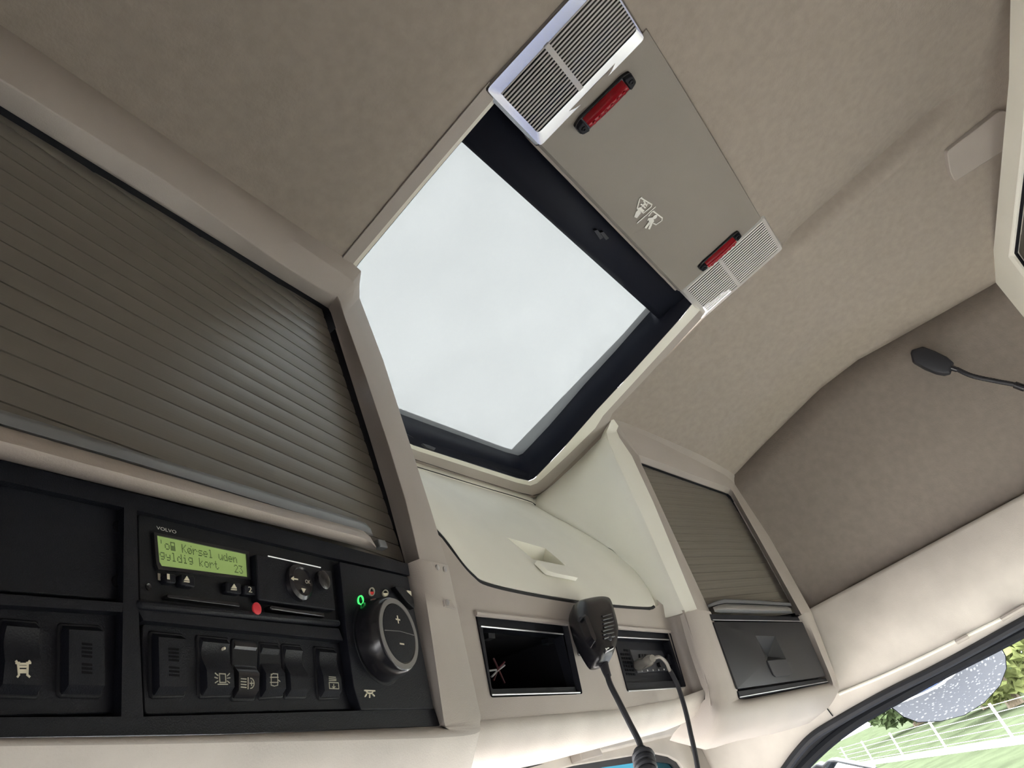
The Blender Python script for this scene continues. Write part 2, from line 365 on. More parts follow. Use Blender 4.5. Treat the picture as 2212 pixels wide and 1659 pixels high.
# left wall with its window opening, rear wall: out of view, they close the cab
wall_left = struct(MB().add(*box((-.24, -1, -.10), (-.20, .84, .8))).add(*box((-.24, -1, -1.3), (-.20, -.25, -.10))).add(*box((-.24, .5, -1.3), (-.20, .84, -.10))).add(*box((-.24, -.6, -1.3), (-.20, .5, -.5))).build('wall_left', 'trim', smooth=False))
floor = struct(MB().add(*box((-.24, -1, -1.32), (1.84, .95, -1.27))).build('floor', 'softblack', smooth=False))
seat = thing('driver_seat_blocker', 'unseen dark driver seat added behind the eye to shade the left ceiling', 'seat', (.12, -.45, -1.27))  # added out of view to block light from the upper left ceiling
MB().add(*box((-.1, -.62, -.62), (.42, -.46, -.08))).build('backrest', 'softblack', seat, bevel=.05, seg=4)
MB().add(*box((-.1, -.5, -.78), (.42, .02, -.64))).build('cushion', 'softblack', seat, bevel=.04, seg=4)
MB().add(*box((-.05, -.45, -1.27), (.25, -.1, -.78))).build('pedestal', 'softblack', seat)
pseat = thing('passenger_seat_bounce', 'unseen pale passenger seat added to bounce light to the right ceiling', 'seat', (1.4, -.3, -1.27))  # added out of view, pale so it throws light upward
MB().add(*box((1.1, -.58, -.70), (1.74, -.44, -.16))).build('backrest', 'cream', pseat, bevel=.05, seg=4)
MB().add(*box((1.1, -.5, -.84), (1.74, .12, -.68))).build('cushion', 'cream', pseat, bevel=.04, seg=4)
MB().add(*box((1.25, -.4, -1.27), (1.6, 0, -.84))).build('pedestal', 'softblack', pseat)
bunk = MB().add(*box((-.18, -.95, -.75), (1.78, -.66, -.52))).build('bunk_bounce', 'cream', bevel=.05, seg=4); tag(bunk, 'unseen pale bunk mattress added behind the seats to bounce light up', 'mattress')  # added out of view as a pale bounce surface for the ceiling
door_2 = struct(MB().add(*box((1.80, -1, -1.3), (1.84, .84, -.62))).add(*box((1.80, -1, -.62), (1.84, -.62, .03))).build('door_2', 'trim', smooth=False))
dashboard = MB().add(*box((-.18, .62, -1.27), (1.79, 1.25, -.42))).build('dashboard', 'lit_dusty', bevel=.04, seg=4); tag(dashboard, 'unseen pale dashboard added below the windscreen to bounce light up', 'dashboard')  # added out of view; its pale top reflects windscreen light upward
wall_rear = struct(MB().add(*box((-.24, -1.0, -1.3), (1.82, -.96, .9))).build('wall_rear', 'trim', smooth=False))
wall_front = struct(MB().add(*box((-.24, .80, .16), (1.82, .83, .75))).build('wall_front', 'trim', smooth=False))

# ------------------------------------------------------------------ ROOF HATCH
window_2 = sroot('window_2', (.95, .35, .62))
n_, d_ = CE
def ce(px, py, dz=0.): return on_plane(px, py, n_, d_+dz)
def ce2(x, y, dz=0.): return np.array([x, y, d_+dz-.2*y])
# rim loops, anticlockwise seen from below: rear-left, rear-right, right edge, front right corner, front edge, front left corner, left edge
oR = [ce(1513, 690), ce(1400, 812), ce(1323, 893), ce(1305, 934)]; 
outer = [ce2(.565, .09), ce2(1.31, .09)]+oR+[ce(1240, 998), ce(1180, 1055), ce(1166, 1066), ce(1150, 1070), ce(1120, 1063), ce(1010, 1029), ce(900, 993), ce2(.60, .575), ce2(.578, .56), ce(743, 554), ce(890, 376)]
lipo = [ce2(.585, .09, .0), ce2(1.29, .09, .0)]+[ce(1494, 690), ce(1382, 812), ce(1303, 898), ce(1286, 925), ce(1225, 985), ce(1172, 1034), ce(1160, 1044), ce(1146, 1049), ce(1118, 1043), ce(1008, 1008), ce(902, 974), ce2(.62, .56), ce2(.60, .545), ce(766, 566), ce(915, 390)]
inner = [ce2(.60, .09, .012), ce2(1.27, .09, .012)]+[ce(1470, 688), ce(1362, 808), ce(1290, 885), ce(1272, 906), ce(1212, 974), ce(1164, 1024), ce(1154, 1034), ce(1143, 1039), ce(1116, 1033), ce(1006, 998), ce(893, 962), ce2(.63, .545), ce2(.615, .535), ce(774, 570), ce(921, 394)]
up = lambda L, dz: [p+np.array([0, 0, dz]) for p in L]
mesh('hatch_rim', *loft([up(outer, .012), outer, lipo], True), 'trim', window_2, angle=25)
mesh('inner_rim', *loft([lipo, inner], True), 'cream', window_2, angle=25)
groove = [p+np.array([0, 0, .004]) for p in outer[5:13]]
mesh('rim_gasket', *tube(spline(groove, 4), .004, 6), 'black2', window_2)
wall_top = up(inner, .075)
mesh('hatch_reveal', *loft([[p+np.array([0, 0, .001]) for p in inner], wall_top], True), 'navy', window_2, solid=.003)
tr_ = [ce(1467, 692, .004), ce(1362, 812, .004), ce(1288, 893, .004), ce(1222, 963, .004)]
mesh('guide_rail', *tube(spline(tr_, 5), .003, 8), 'gloss', window_2)
mesh('hatch_glass', *prism(Frame(ce2(.95, .33, .11), (1, 0, 0), (0, -1, .2)), [(-.42, -.33), (.42, -.33), (.42, .33), (-.42, .33)], -.003, .003), 'glass', window_2)
mesh('hatch_collar', *loft([[ce2(x, y, .07) for x, y in ((.56, .06), (1.34, .06), (1.34, .65), (.56, .65))], [ce2(x, y, .12) for x, y in ((.56, .06), (1.34, .06), (1.34, .65), (.56, .65))]], True), 'navy', window_2, solid=.004)
# the pull-out blind
blind = thing('roof_blind', 'pale mesh sunblind drawn across the roof hatch with dark pull bar', 'blind', ce2(.93, .33, .06))
BZ = .062
bl = [ce(1000, 296, BZ), ce(1418, 684, BZ), ce(1128, 1015, BZ), ce(873, 920, BZ), ce2(.66, .60, BZ)]
bx0 = .585; bq = [np.array([bx0, ce(1000, 296, BZ)[1], 0]), bl[1], bl[2], bl[3], np.array([bx0, bl[3][1], 0])]
bq = [np.array([p[0], p[1], d_+BZ-.2*p[1]]) for p in bq]
mesh('blind_mesh', bq, [(0, 1, 2, 3, 4)], 'blind', blind, smooth=False)
# dark hem of the cloth along its right hand side and front edge
hem = [bl[1], bl[2]]; hemo = [ce(1447, 712, .045), ce(1160, 1030, .030)]
HM = mat('dark_blind_hem', (.085, .09, .095), .7, noise=.2, nscale=400, stretch=(1, .1, 1)); MT['hem'] = HM
mesh('blind_hem', *loft([dense(hem, 10), dense(hemo, 10)]), 'hem', blind, solid=.002)
fr_t = [bl[2], bl[3], np.array([bx0, bl[3][1], d_+BZ-.2*bl[3][1]])]; fr_b = [ce(1150, 1036, .006), ce(893, 963, .006), ce2(.61, .535, .006)]
mesh('front_bar', *loft([fr_t, [p+np.array([0, -.004, -.012]) for p in fr_t], [p+np.array([0, -.006, .01]) for p in fr_b], fr_b]), 'navy', blind, solid=.002, angle=20)
yr0, yr1 = .095, ce(1000, 292, .05)[1]
mesh('pull_bar', *loft([[ce2(x, yr0, .03) for x in (.585, 1.30)], [ce2(x, yr1-.006, .034) for x in (.585, 1.30)], [ce2(x, yr1+.004, .042) for x in (.585, 1.30)], [ce2(x, yr1+.004, .07) for x in (.585, 1.30)]]), 'navy', blind, angle=20, solid=.003)
Fpb = Frame(ce2(.95, .12, .03), (1, 0, 0), (0, -1, .2))
for q in ([(1283, 498), (1290, 496), (1303, 512), (1296, 517)], [(1296, 502), (1303, 500), (1315, 514), (1309, 518)]):
    mesh('latch', *prism(Fpb, Fpb.uvs(q, .004), .0, .005), 'softblack', blind)
Ffb = Frame(onY(930, 950, .56), (1, 0, 0), (0, 0, 1))
mesh('latch', *prism(Ffb, Ffb.uvs([(912, 958), (926, 962), (941, 968), (938, 973), (922, 967)], .012), .0085, .0125), 'softblack', blind)

# ------------------------------------------------------------------ LAMP CONSOLE behind the hatch
FP = Frame(on_plane(1350, 380, (0, .12, 1), .72), (1, 0, 0), (0, -1, .12))   # u right, v rearwards, n down
lampc = thing('roof_lamp_console', 'grey plastic roof console behind the hatch carrying escape pictogram', 'console', FP.pt(0, 0, -.03))
cp = FP.uvs([(1170, 318), (1474, 628), (1645, 462), (1400, 84)])
u0 = (cp[0][0]+cp[3][0])/2-.010; u1 = (cp[1][0]+cp[2][0])/2+.010; v0 = (cp[0][1]+cp[1][1])/2; v1 = (cp[2][1]+cp[3][1])/2
loops = []
for k in range(13):
    t = k/12; v = v0+(v1-v0)*t
    loops.append([FP.pt(u0+(u1-u0)*s, v, -.002*(2*t-1)**2+.003*(1-(2*s-1)**2)) for s in np.linspace(0, 1, 13)])
rim = [[p-FP.n*.034 - FP.v*.004 for p in loops[0]], [p-FP.n*.006-FP.v*.004 for p in loops[0]]]
rim2 = [[p-FP.n*.008+FP.v*.004 for p in loops[-1]], [p-FP.n*.034+FP.v*.004 for p in loops[-1]]]
mesh('console_panel', *loft(rim+loops+rim2), 'grey', lampc, angle=40)
mesh('front_lip', *prism(FP, [(u0, v0-.008), (u1+.004, v0-.008), (u1+.004, v0-.002), (u0, v0-.002)], -.03, -.013), 'trim', lampc, bevel=.002)
mesh('backing', *box((.54, -.10, .762), (1.38, .12, .77)), 'black2', lampc, smooth=False)
# pictogram: broken pane with hammer, stroke, figure climbing out
def pic(pts, k=1.0): return FP.uvs([(1000+x/2.304, y/2.304) for x, y in pts], .0035)
w_ = .0021
L = [pic(p) for p in (
    [(885, 985), (940, 1018), (936, 1030), (900, 1060), (878, 1050)], [(868, 1035), (880, 990), (890, 982)], [(868, 1035), (880, 1052)],
    [(905, 1010), (890, 1030)], [(900, 1000), (915, 1025)], [(920, 1015), (895, 1022)], [(886, 1015), (908, 1035)],
    [(958, 1030), (868, 1110)],
    [(948, 1052), (992, 1085), (990, 1098), (962, 1118), (948, 1112)], [(925, 1075), (940, 1055), (950, 1050)])]
pc = strokes(FP, L, w_, .0032)
for q in ([(860, 1055), (872, 1045), (886, 1060), (866, 1086), (852, 1080)], [(872, 1035), (885, 1030), (905, 1050), (885, 1058)],
          [(925, 1085), (945, 1082), (952, 1100), (940, 1118), (926, 1105)], [(935, 1105), (942, 1118), (930, 1142), (922, 1140)], [(925, 1105), (932, 1112), (912, 1138), (904, 1134)], [(922, 1085), (930, 1092), (918, 1100)]):
    pc.add(*prism(FP, pic(q), .0032, .0036))
pc.add(*prism(FP, disc(FP, FP.uv(1000+956/2.304, 1080/2.304, .0035), .0042, n=14), .0032, .0036))
pc.build('escape_pictogram', 'white', lampc, smooth=False)
def lamp(label, px, n_up):
    q = FP.uvs(px); ua = (q[0][0]+q[3][0])/2; ub = (q[1][0]+q[2][0])/2
    va = (q[0][1]+q[1][1])/2; vb = (q[2][1]+q[3][1])/2
    t = thing('interior_lamp', label, 'lamp', FP.pt((ua+ub)/2, (va+vb)/2, -.034), 'clear roof lamps')
    o = rounded([(ua, va), (ub, va), (ub, vb), (ua, vb)], .006, 3); i = rounded([(ua+.010, va+.012), (ub-.010, va+.012), (ub-.010, vb-.010), (ua+.010, vb-.010)], .006, 3)
    if n_up: i = rounded([(ua+.022, va+.013), (ub-.020, va+.013), (ub-.020, vb-.006), (ua+.022, vb-.006)], .006, 3)
    mesh('lamp_housing', *loft([[FP.pt(*p, -.036) for p in o], [FP.pt(*p, -.006) for p in o], [FP.pt(*p, .0) for p in shrink(o, .005)], [FP.pt(*p, -.001) for p in i], [FP.pt(*p, -.024) for p in shrink(i, .004)]], True), 'chrome' if n_up else 'lens_rim', t, angle=30)
    i2 = shrink(i, -.001)
    mesh('reflector', *prism(FP, i2, -.03, -.022), 'reflector', t)
    U0, U1 = i[0][0]-.001, max(p[0] for p in i); U0 = min(p[0] for p in i); V0 = min(p[1] for p in i); V1 = max(p[1] for p in i)
    mb = MB(); nr = 16
    for k in range(nr):                                  # ribs of the lens run rearwards
        a = U0+(U1-U0)*k/nr; b = U0+(U1-U0)*(k+1)/nr; m = (a+b)/2; h = .0022
        b = a+(b-a)*.42; m = (a+b)/2; prof = [(a, -.0014), (a+(b-a)*.15, -.0004), (m, .0002), (b-(b-a)*.15, -.0004), (b, -.0014)]
        mb.add(*loft([[FP.pt(x, V0, z) for x, z in prof], [FP.pt(x, V1, z) for x, z in prof]]))
    mb.build('ribbed_lens', 'lens', t, angle=60)
    mesh('lens_skin', *prism(FP, [(U0, V0), (U1, V0), (U1, V1), (U0, V1)], -.0026, -.0018), 'lens_clear', t, smooth=False)
    vm = V0+(V1-V0)*.42
    mesh('lens_bar', *prism(FP, [(U0, vm), (U1, vm), (U1, vm+.007), (U0, vm+.007)], -.012, .0005), 'lens_rim', t)
    for f in (.25, .68):                                 # bulb holders seen through the lens
        vv = V0+(V1-V0)*f; um = (U0+U1)/2
        mesh('bulb_holder', *prism(FP, [(U0+.004, vv), (U1-.008, vv), (U1-.008, vv+.015), (U0+.004, vv+.015)], -.022, -.010), 'black2', t, bevel=.002)
        mesh('bulb', *tube([FP.pt(U0+.014, vv+.02, -.014), FP.pt(U1-.018, vv+.02, -.014)], .0045, 10), 'lens_rim', t)
    return t, (ua, ub, va, vb)
lamp('large clear ribbed lamp with chrome surround at the near end of roof console', [(1041, 191), (1163, 326), (1404, 77), (1300, -75)], True)
lamp('clear ribbed lamp with plain clear rim at the far end of roof console', [(1476, 632), (1523, 692), (1694, 532), (1650, 460)], False)
def marker(label, a, b, wide):
    A, B = FP.uv(*a, .003), FP.uv(*b, .003); c = (A+B)/2; d = B-A; l = np.linalg.norm(d); d /= l; q = np.array([-d[1], d[0]])
    f = Frame(FP.pt(*c, .0), FP.u*d[0]+FP.v*d[1], FP.u*q[0]+FP.v*q[1])
    if f.n@FP.n < 0: f = Frame(f.o, f.u, -f.v)
    t = thing('marker_light', label, 'light', f.o, 'red marker lights on the roof console')
    h, w = l/2, wide/2
    mesh('base', *prism(f, rounded([(-h, -w*.72), (-h+.012, -w), (h-.012, -w), (h, -w*.72), (h, w*.6), (h-.012, w*.9), (-h+.012, w*.9), (-h, w*.6)], .003, 2), -.002, .005), 'gloss', t, bevel=.001)
    lens = [[f.pt(u, w*s*(.92-.25*abs(u/h)**3)*.86, .004+(.011-.003*(u/h)**2)*max(0, 1-abs(s)**3)) for s in (-1, -.7, -.3, .3, .7, 1)] for u in np.linspace(-h+.014, h-.014, 14)]
    V, Fc = loft(lens); mesh('red_lens', V, Fc+[tuple(range(6)), tuple(range(len(V)-6, len(V)))], 'red', t, angle=60)
    for s in (-1, 1):
        mesh('end_cap', *prism(f, rounded([(s*(h-.0005), -w*.6), (s*(h-.0005), w*.55), (s*(h-.013), w*.85), (s*(h-.013), -w*.95)], .003, 2), .003, .010, .12), 'black', t, bevel=.001)
        mesh('screw', *lathe(f, (s*(h-.007), 0), [(.0034, .010), (.0034, .0115), (.0018, .0118), (.0015, .0105)], 12), 'black2', t)
    for k in range(6):
        u = (-.72+k*.288)*(h-.012)
        mesh('led', *lathe(f, (u, -.0005), [(.0030, .012), (.0026, .0152), (.0012, .016)], 10), 'red', t)
    return t
marker('red marker light with black end caps beside the large chrome lamp', (1246, 281), (1366, 163), .027)
marker('red marker light partly tucked against the far clear lamp', (1510, 581), (1597, 502), .020)

# ------------------------------------------------------------------ DRIVER OVERHEAD CABINET (left)
cabL = thing('overhead_cabinet', 'beige overhead cabinet on the left with wide ribbed roller shutter', 'cabinet', FL.pt(-.3, -.05))
def lu(px, py, n=0.): return FLU.hit(px, py, n)
K_out = [on_ceil(-500, -287), on_ceil(0, 51), on_ceil(370, 302), on_ceil(660, 497), on_ceil(748, 556), lu(781, 585, .035), lu(777, 612, .015), lu(777, 643), lu(829, 780), lu(887, 961), lu(930, 1096), lu(968, 1221)]
K_rd = [lu(-500, -172), lu(0, 170), lu(362, 394), lu(597, 563), lu(690, 622), lu(727, 641), lu(734, 653), lu(743, 681), lu(791, 816), lu(839, 961), lu(876, 1080), lu(906, 1207)]
K_in = [lu(-500, -75, -.016), lu(0, 222, -.016), lu(370, 452, -.016), lu(608, 600, -.016), lu(690, 650, -.016), lu(712, 664, -.016), lu(717, 673, -.016), lu(728, 707, -.0225), lu(767, 830, -.0237), lu(805, 950, -.0237), lu(842, 1072, -.0237), lu(881, 1217, -.0237)]
K_bk = [p+np.array([0, .02, 0]) for p in K_in]
K_ob = [p+np.array([0, .16, 0]) if i > 4 else p+np.array([0, .01, .02]) for i, p in enumerate(K_out)]
K_mid = [o*.45+q*.55+(FLU.n*.008 if i < 7 else FLU.n*0) for i, (o, q) in enumerate(zip(K_out, K_rd))]
mesh('upper_frame', *loft([dense(k, 5) for k in (K_ob, K_out, K_mid, K_rd, K_in, [p+np.array([0, .003, .001]) for p in K_in])]), 'trim', cabL, angle=80, bevel=.004, seg=3)
mesh('shutter_slot', *loft([dense([p+np.array([0, .002, 0]) for p in K_in], 5), dense(K_bk, 5)]), 'black2', cabL)
# roller shutter, slat by slat
sh = mesh('roller_shutter', *prism(FLU, [(-1.0, -.02), (.05, -.02), (.05, .38), (-1.0, .38)], -.045, -.034), 'dark', cabL, smooth=False)
pitch = (FLU.uv(716, 672, -.02)[1]-.004)/20
prof = [(0, -.0030), (.035, -.0003), (.22, .0001), (.5, .0002), (.78, .0001), (.965, -.0003), (1, -.0030)]
slat_me = None
for k in range(23):
    v = .004+pitch*(k-1)
    if slat_me is None:
        V, Fc = loft([[FLU.pt(u, v+pitch*a, -.024+b) for a, b in prof] for u in (-1.0, .045)])
        s = mesh('slat', V, Fc+[tuple(range(7)), tuple(range(7, 14))], 'slat', sh, angle=50); slat_me = s.data; base = WLOC[s.name].copy(); s0 = v
    else:
        link('slat', slat_me, None, sh, base+FLU.v*(v-s0))
def bar(fr, top, botm, prof, name, material, parent, caps=True, **k):     # a moulding between two matching pixel polylines
    loops = [[fr.hit(a[0]+(b[0]-a[0])*t, a[1]+(b[1]-a[1])*t, n) for a, b in zip(top, botm)] for t, n in prof]
    V, Fc = loft(loops); m = len(top)
    if caps: Fc += [tuple(i*m for i in range(len(prof))), tuple(i*m+m-1 for i in range(len(prof)))]
    return mesh(name, V, Fc, material, parent, **k)
bar(FLU, [(-500, 728), (0, 884), (300, 977), (600, 1070), (770, 1122), (790, 1130), (801, 1142)], [(-500, 768), (0, 925), (300, 1010), (600, 1102), (770, 1150), (795, 1156), (806, 1158)], [(0, -.024), (.1, -.006), (.25, -.004), (.75, -.004), (1, -.010)], 'handle_strip', 'satin', cabL, angle=30)
bar(FLU, [(-500, 762), (0, 918), (300, 1006), (600, 1094), (765, 1139), (785, 1146), (800, 1160), (812, 1180)], [(-500, 850), (0, 993), (300, 1066), (600, 1137), (765, 1178), (790, 1184), (803, 1186), (813, 1187)], [(0, -.012), (.06, .003), (.2, .009), (.45, .011), (.7, .008), (.92, .0), (1, -.012)], 'shutter_handle', 'pinktrim', cabL, angle=60)
mesh('shutter_stop', *prism(FLU, FLU.uvs([(816, 1163), (833, 1167), (839, 1184), (822, 1180)], -.018), -.026, -.018), 'satin', cabL, bevel=.001)
# lower frame round the console
def ll(px, py, n=0.): return FL.hit(px, py, n)
J_in = [ll(881, 1217, -.010), ll(914, 1385, -.010), ll(944, 1550, -.010), ll(949, 1566, -.008), ll(935, 1569, -.008), ll(500, 1586, -.008), ll(0, 1594, -.008), ll(-500, 1600, -.008)]
J_rd = [ll(906, 1207), ll(934, 1385), ll(957, 1545), ll(962, 1570), ll(945, 1579), ll(500, 1593), ll(0, 1601), ll(-500, 1607)]
J_out = [ll(968, 1221), ll(1003, 1385), ll(1030, 1510), ll(1037, 1560), ll(1000, 1590), ll(500, 1604), ll(0, 1612), ll(-500, 1619)]
def under(p, a, b): return p+np.array([0, a, b])
J_f1 = [under(p, .006, 0) if i < 3 else under(p, .010, -.010) for i, p in enumerate(J_out)]
J_f2 = [under(p, .03, 0) if i < 3 else under(p, .05, -.030) for i, p in enumerate(J_out)]
J_f3 = [under(p, .2, 0) if i < 3 else under(p, .36, -.005) for i, p in enumerate(J_out)]
Jm = [p*.5+q*.5+np.array([0, -.008, -.004]) for p, q in zip(J_f1, J_f2)]
JL = [spline(k, 5) for k in ([p+np.array([0, .02, 0]) for p in J_in], J_in, J_rd, J_out, J_f1, Jm, J_f2, J_f3)]
lf = mesh('lower_frame', *loft(JL), 'trim', cabL, angle=80, recalc=False)
lf.data.materials.append(MT['lit_dusty'])  # paler slot: light from below painted onto the underside
for p in lf.data.polygons:
    if p.index >= 3*(len(JL[0])-1) and p.index % (len(JL[0])-1) >= 14: p.material_index = 1
for c in ((944, 1226), (960, 1230)): mesh('screw', *lathe(FL, FL.uv(*c), [(.0028, -.001), (.0028, .0012), (.0012, .0014)], 12), 'silver', cabL)
mesh('hook_mount', *prism(FL, FL.uvs([(956, 1297), (972, 1296), (983, 1317), (958, 1311)]), -.001, .0012), 'trim', cabL, bevel=.0006)
mesh('screw', *lathe(FL, FL.uv(965, 1302, .001), [(.003, .001), (.003, .0028), (.0012, .003)], 12), 'silver', cabL)
NB = -.010
mesh('console_back', *prism(FL, FL.uvs([(-500, 860), (0, 993), (881, 1215), (952, 1570), (0, 1594), (-500, 1600)], -.02), -.04, -.022), 'black2', cabL, smooth=False)
cf = MB()
for q in ([(-500, 868), (0, 993), (300, 1068), (600, 1142), (881, 1218), (885, 1243), (732, 1208), (296, 1102), (268, 1096), (0, 1037), (-500, 925)],
          [(268, 1096), (296, 1102), (300, 1330), (310, 1552), (262, 1552), (266, 1300)],
          [(-500, 1240), (0, 1282), (266, 1302), (264, 1322), (0, 1306), (-500, 1270)],
          [(298, 1316), (732, 1358), (742, 1384), (310, 1340)],
          [(-500, 1552), (262, 1548), (310, 1548), (780, 1535), (938, 1531), (945, 1551), (950, 1567), (500, 1585), (0, 1593), (-500, 1600)]):
    cf.add(*prism(FL, FL.uvs(q, -.008), -.022, -.008))
cf.build('console_surround', 'black', cabL, bevel=.0015, smooth=False)

# ---- things mounted in the driver console
def panel_plate(name, label, q, n0, n1, material, cat, r=.003):
    o = mesh(name, *prism(FL, rounded(FL.uvs(q, n1), r, 3), n0, n1), material, bevel=.0012)
    return tag(o, label, cat)
pp = thing('blanking_plate', 'black blanking plate above the blank left switch', 'plate', ll(140, 1200, -.02))
mesh('plate', *prism(FL, rounded(FL.uvs([(-500, 935), (0, 1043), (256, 1100), (269, 1110), (263, 1296), (0, 1276), (-500, 1232)], -.013), .003, 3), -.022, -.013), 'black', pp, bevel=.0015)
for c in ((254, 1138), (252, 1256)): mesh('screw', *lathe(FL, FL.uv(*c, -.013), [(.0034, -.014), (.0034, -.0118), (.0014, -.0122)], 12), 'gloss', pp)
# tachograph
tc = thing('tachograph', 'black tachograph with lit green two line display in the left console', 'tachograph', ll(520, 1240, -.022))
mesh('housing', *prism(FL, rounded(FL.uvs([(298, 1108), (732, 1212), (738, 1350), (302, 1312)], -.012), .003, 3), -.03, -.012), 'black2', tc, bevel=.0015)
mesh('front_ledge', *prism(FL, FL.uvs([(300, 1292), (736, 1338), (738, 1352), (302, 1314)], -.006), -.02, -.006), 'black', tc, bevel=.002)
dq = FL.uvs([(338, 1156), (532, 1197), (535, 1247), (348, 1223), (343, 1214)], -.0105)
mesh('display', *prism(FL, dq, -.014, -.0110), 'lcd', tc, smooth=False)
dfr = FL.uvs([(331, 1150), (537, 1192), (541, 1253), (341, 1230), (336, 1218)], -.0105)
mesh('display_frame', *ring(FL, dfr, dq, -.013, -.0100), 'display_frame', tc, smooth=False)
def ltxt(name, s, a, b, hpx, n, material, parent):                # text from pixel a to pixel b along its base line
    A, B = FL.uv(*a, n), FL.uv(*b, n); d = B-A; l = np.linalg.norm(d); H = FL.uv(a[0], a[1]-hpx, n); h = np.linalg.norm(H-A)
    f = Frame(FL.pt(*A, 0), FL.u*d[0]+FL.v*d[1], FL.v*d[0]-FL.u*d[1]); return text(name, f, s, 0, 0, l, h, n, material, parent)
GL = {'K': '10001 10010 10100 11000 10100 10010 10001', 'o': '00000 00000 01110 10001 10001 10001 01110', '/': '00001 00000 01110 10011 10101 11001 01110',
      'r': '00000 00000 10110 11001 10000 10000 10000', 's': '00000 00000 01111 10000 01110 00001 11110', 'e': '00000 00000 01110 10001 11111 10000 01110',
      'l': '01100 00100 00100 00100 00100 00100 01110', 'u': '00000 00000 10001 10001 10001 10011 01101', 'd': '00001 00001 01101 10011 10001 10001 01111',
      'n': '00000 00000 10110 11001 10001 10001 10001', 'g': '00000 01111 10001 10001 01111 00001 01110', 'y': '00000 00000 10001 10001 01111 00001 01110',
      'i': '00100 00000 01100 00100 00100 00100 01110', 'k': '10000 10000 10010 10100 11000 10100 10010', 't': '01000 01000 11100 01000 01000 01001 00110',
      '2': '01110 10001 00001 00010 00100 01000 11111', '3': '11111 00010 00100 00010 00001 10001 01110', "'": '00100 00100 00100 00000 00000 00000 00000',
      'B': '11111 10001 10001 11111 11111 11111 11111', ' ': '00000 00000 00000 00000 00000 00000 00000'}
def dots(lines, a, b, c):                           # a: top left, b: top right, c: bottom left pixel of the 2 x 16 character field
    A, B_, C_ = (FL.uv(*p, -.0108) for p in (a, b, c)); eu = (B_-A)/(16*6); ev = (C_-A)/(2*8.6); mb = MB()
    for li, L in enumerate(lines):
        for ci, ch in enumerate(L):
            for ry, row in enumerate(GL[ch].split()):
                for cx_, bit in enumerate(row):
                    if bit == '1':
                        o = A+eu*(ci*6+cx_)+ev*(li*8.6+ry); mb.V += [FL.pt(*p, -.0107) for p in (o, o+eu*.92, o+eu*.92+ev*.92, o+ev*.92)]; k = len(mb.V); mb.F.append((k-4, k-3, k-2, k-1))
    mb.build('display_text', 'lcdink', tc, smooth=False, recalc=False)
dots(["'oB K/rsel uden", "gyldig kort   23"], (342, 1165), (522, 1202), (346, 1213))
ltxt('maker_lettering', 'VOLVO', (338, 1143), (381, 1153), 7, -.0118, 'white', tc)
for s, a, b, h in (('1', (361, 1251), (367, 1252), 12), ('2', (537, 1279), (545, 1280), 12)): ltxt('digit', s, a, b, h, -.0072, 'ivory', tc)
ltxt('digit', '1', (341, 1253), (347, 1254), 15, -.0118, 'dimicon', tc)
for q in ([(356, 1238), (378, 1241), (379, 1262), (357, 1259)], [(388, 1240), (419, 1245), (420, 1270), (389, 1265)], [(487, 1256), (519, 1261), (520, 1285), (488, 1280)], [(525, 1263), (551, 1267), (552, 1287), (526, 1284)]):
    mesh('button', *prism(FL, rounded(FL.uvs(q, -.0085), .001, 2), -.013, -.0078), 'black', tc, bevel=.0008)
for x, y in ((404, 1252), (506, 1269)):
    tri = MB().add(*prism(FL, FL.uvs([(x, y-8), (x+6, y+2), (x-6, y+1)], -.0072), -.0078, -.0072)).add(*prism(FL, FL.uvs([(x-6, y+3), (x+6, y+4), (x+6, y+6), (x-6, y+5)], -.0072), -.0078, -.0072))
    tri.build('eject_mark', 'ivory', tc, smooth=False)
mesh('card_slot', *prism(FL, rounded(FL.uvs([(366, 1281), (522, 1300), (523, 1309), (367, 1289)], -.006), .001, 2), -.013, -.0075), 'gloss', tc, bevel=.001)
mesh('card_slot', *prism(FL, rounded(FL.uvs([(586, 1306), (702, 1323), (704, 1333), (587, 1316)], -.006), .001, 2), -.013, -.0065), 'gloss', tc, bevel=.001)
mesh('red_button', *lathe(FL, FL.uv(556, 1314, -.0055), [(.0040, -.0065), (.0040, -.0056), (.0032, -.0053), (.0015, -.0052)], 20), 'reddot', tc)
mesh('keypad_block', *prism(FL, rounded(FL.uvs([(553, 1196), (716, 1233), (725, 1319), (559, 1296)], -.006), .001, 2), -.013, -.006), 'black', tc, bevel=.0012)
mesh('keypad_glint', *tube([ll(578, 1201, -.006), ll(692, 1226, -.006)], .0006, 6), 'silver', tc)  # silver line painted in as the highlight on the block's top edge
mesh('direction_pad', *lathe(FL, FL.uv(648, 1258, -.004), [(.0135, -.006), (.0128, -.003), (.0105, -.0015), (.0095, -.0025), (.003, -.0032)], 32), 'gloss', tc)
st = strokes(FL, [FL.uvs(p, -.002) for p in ([(629, 1250), (642, 1252)], [(633, 1247), (629, 1250), (633, 1253)])], .0009, -.0018)
st.add(*prism(FL, FL.uvs([(650, 1271), (659, 1273), (655, 1281)], -.002), -.0018, -.0012)); st.build('arrow_mark', 'ivory', tc, smooth=False)
ltxt('key_text', 'OK', (660, 1260), (671, 1262), 8, -.0014, 'dimicon', tc)
mesh('back_button', *lathe(FL, FL.uv(700, 1253, -.003), [(.0075, -.006), (.007, -.0025), (.005, -.0015)], 24), 'gloss', tc)
mesh('corner_screw', *lathe(FL, FL.uv(320, 1268, -.012), [(.002, -.013), (.002, -.0115), (.001, -.012)], 10), 'gloss', tc)
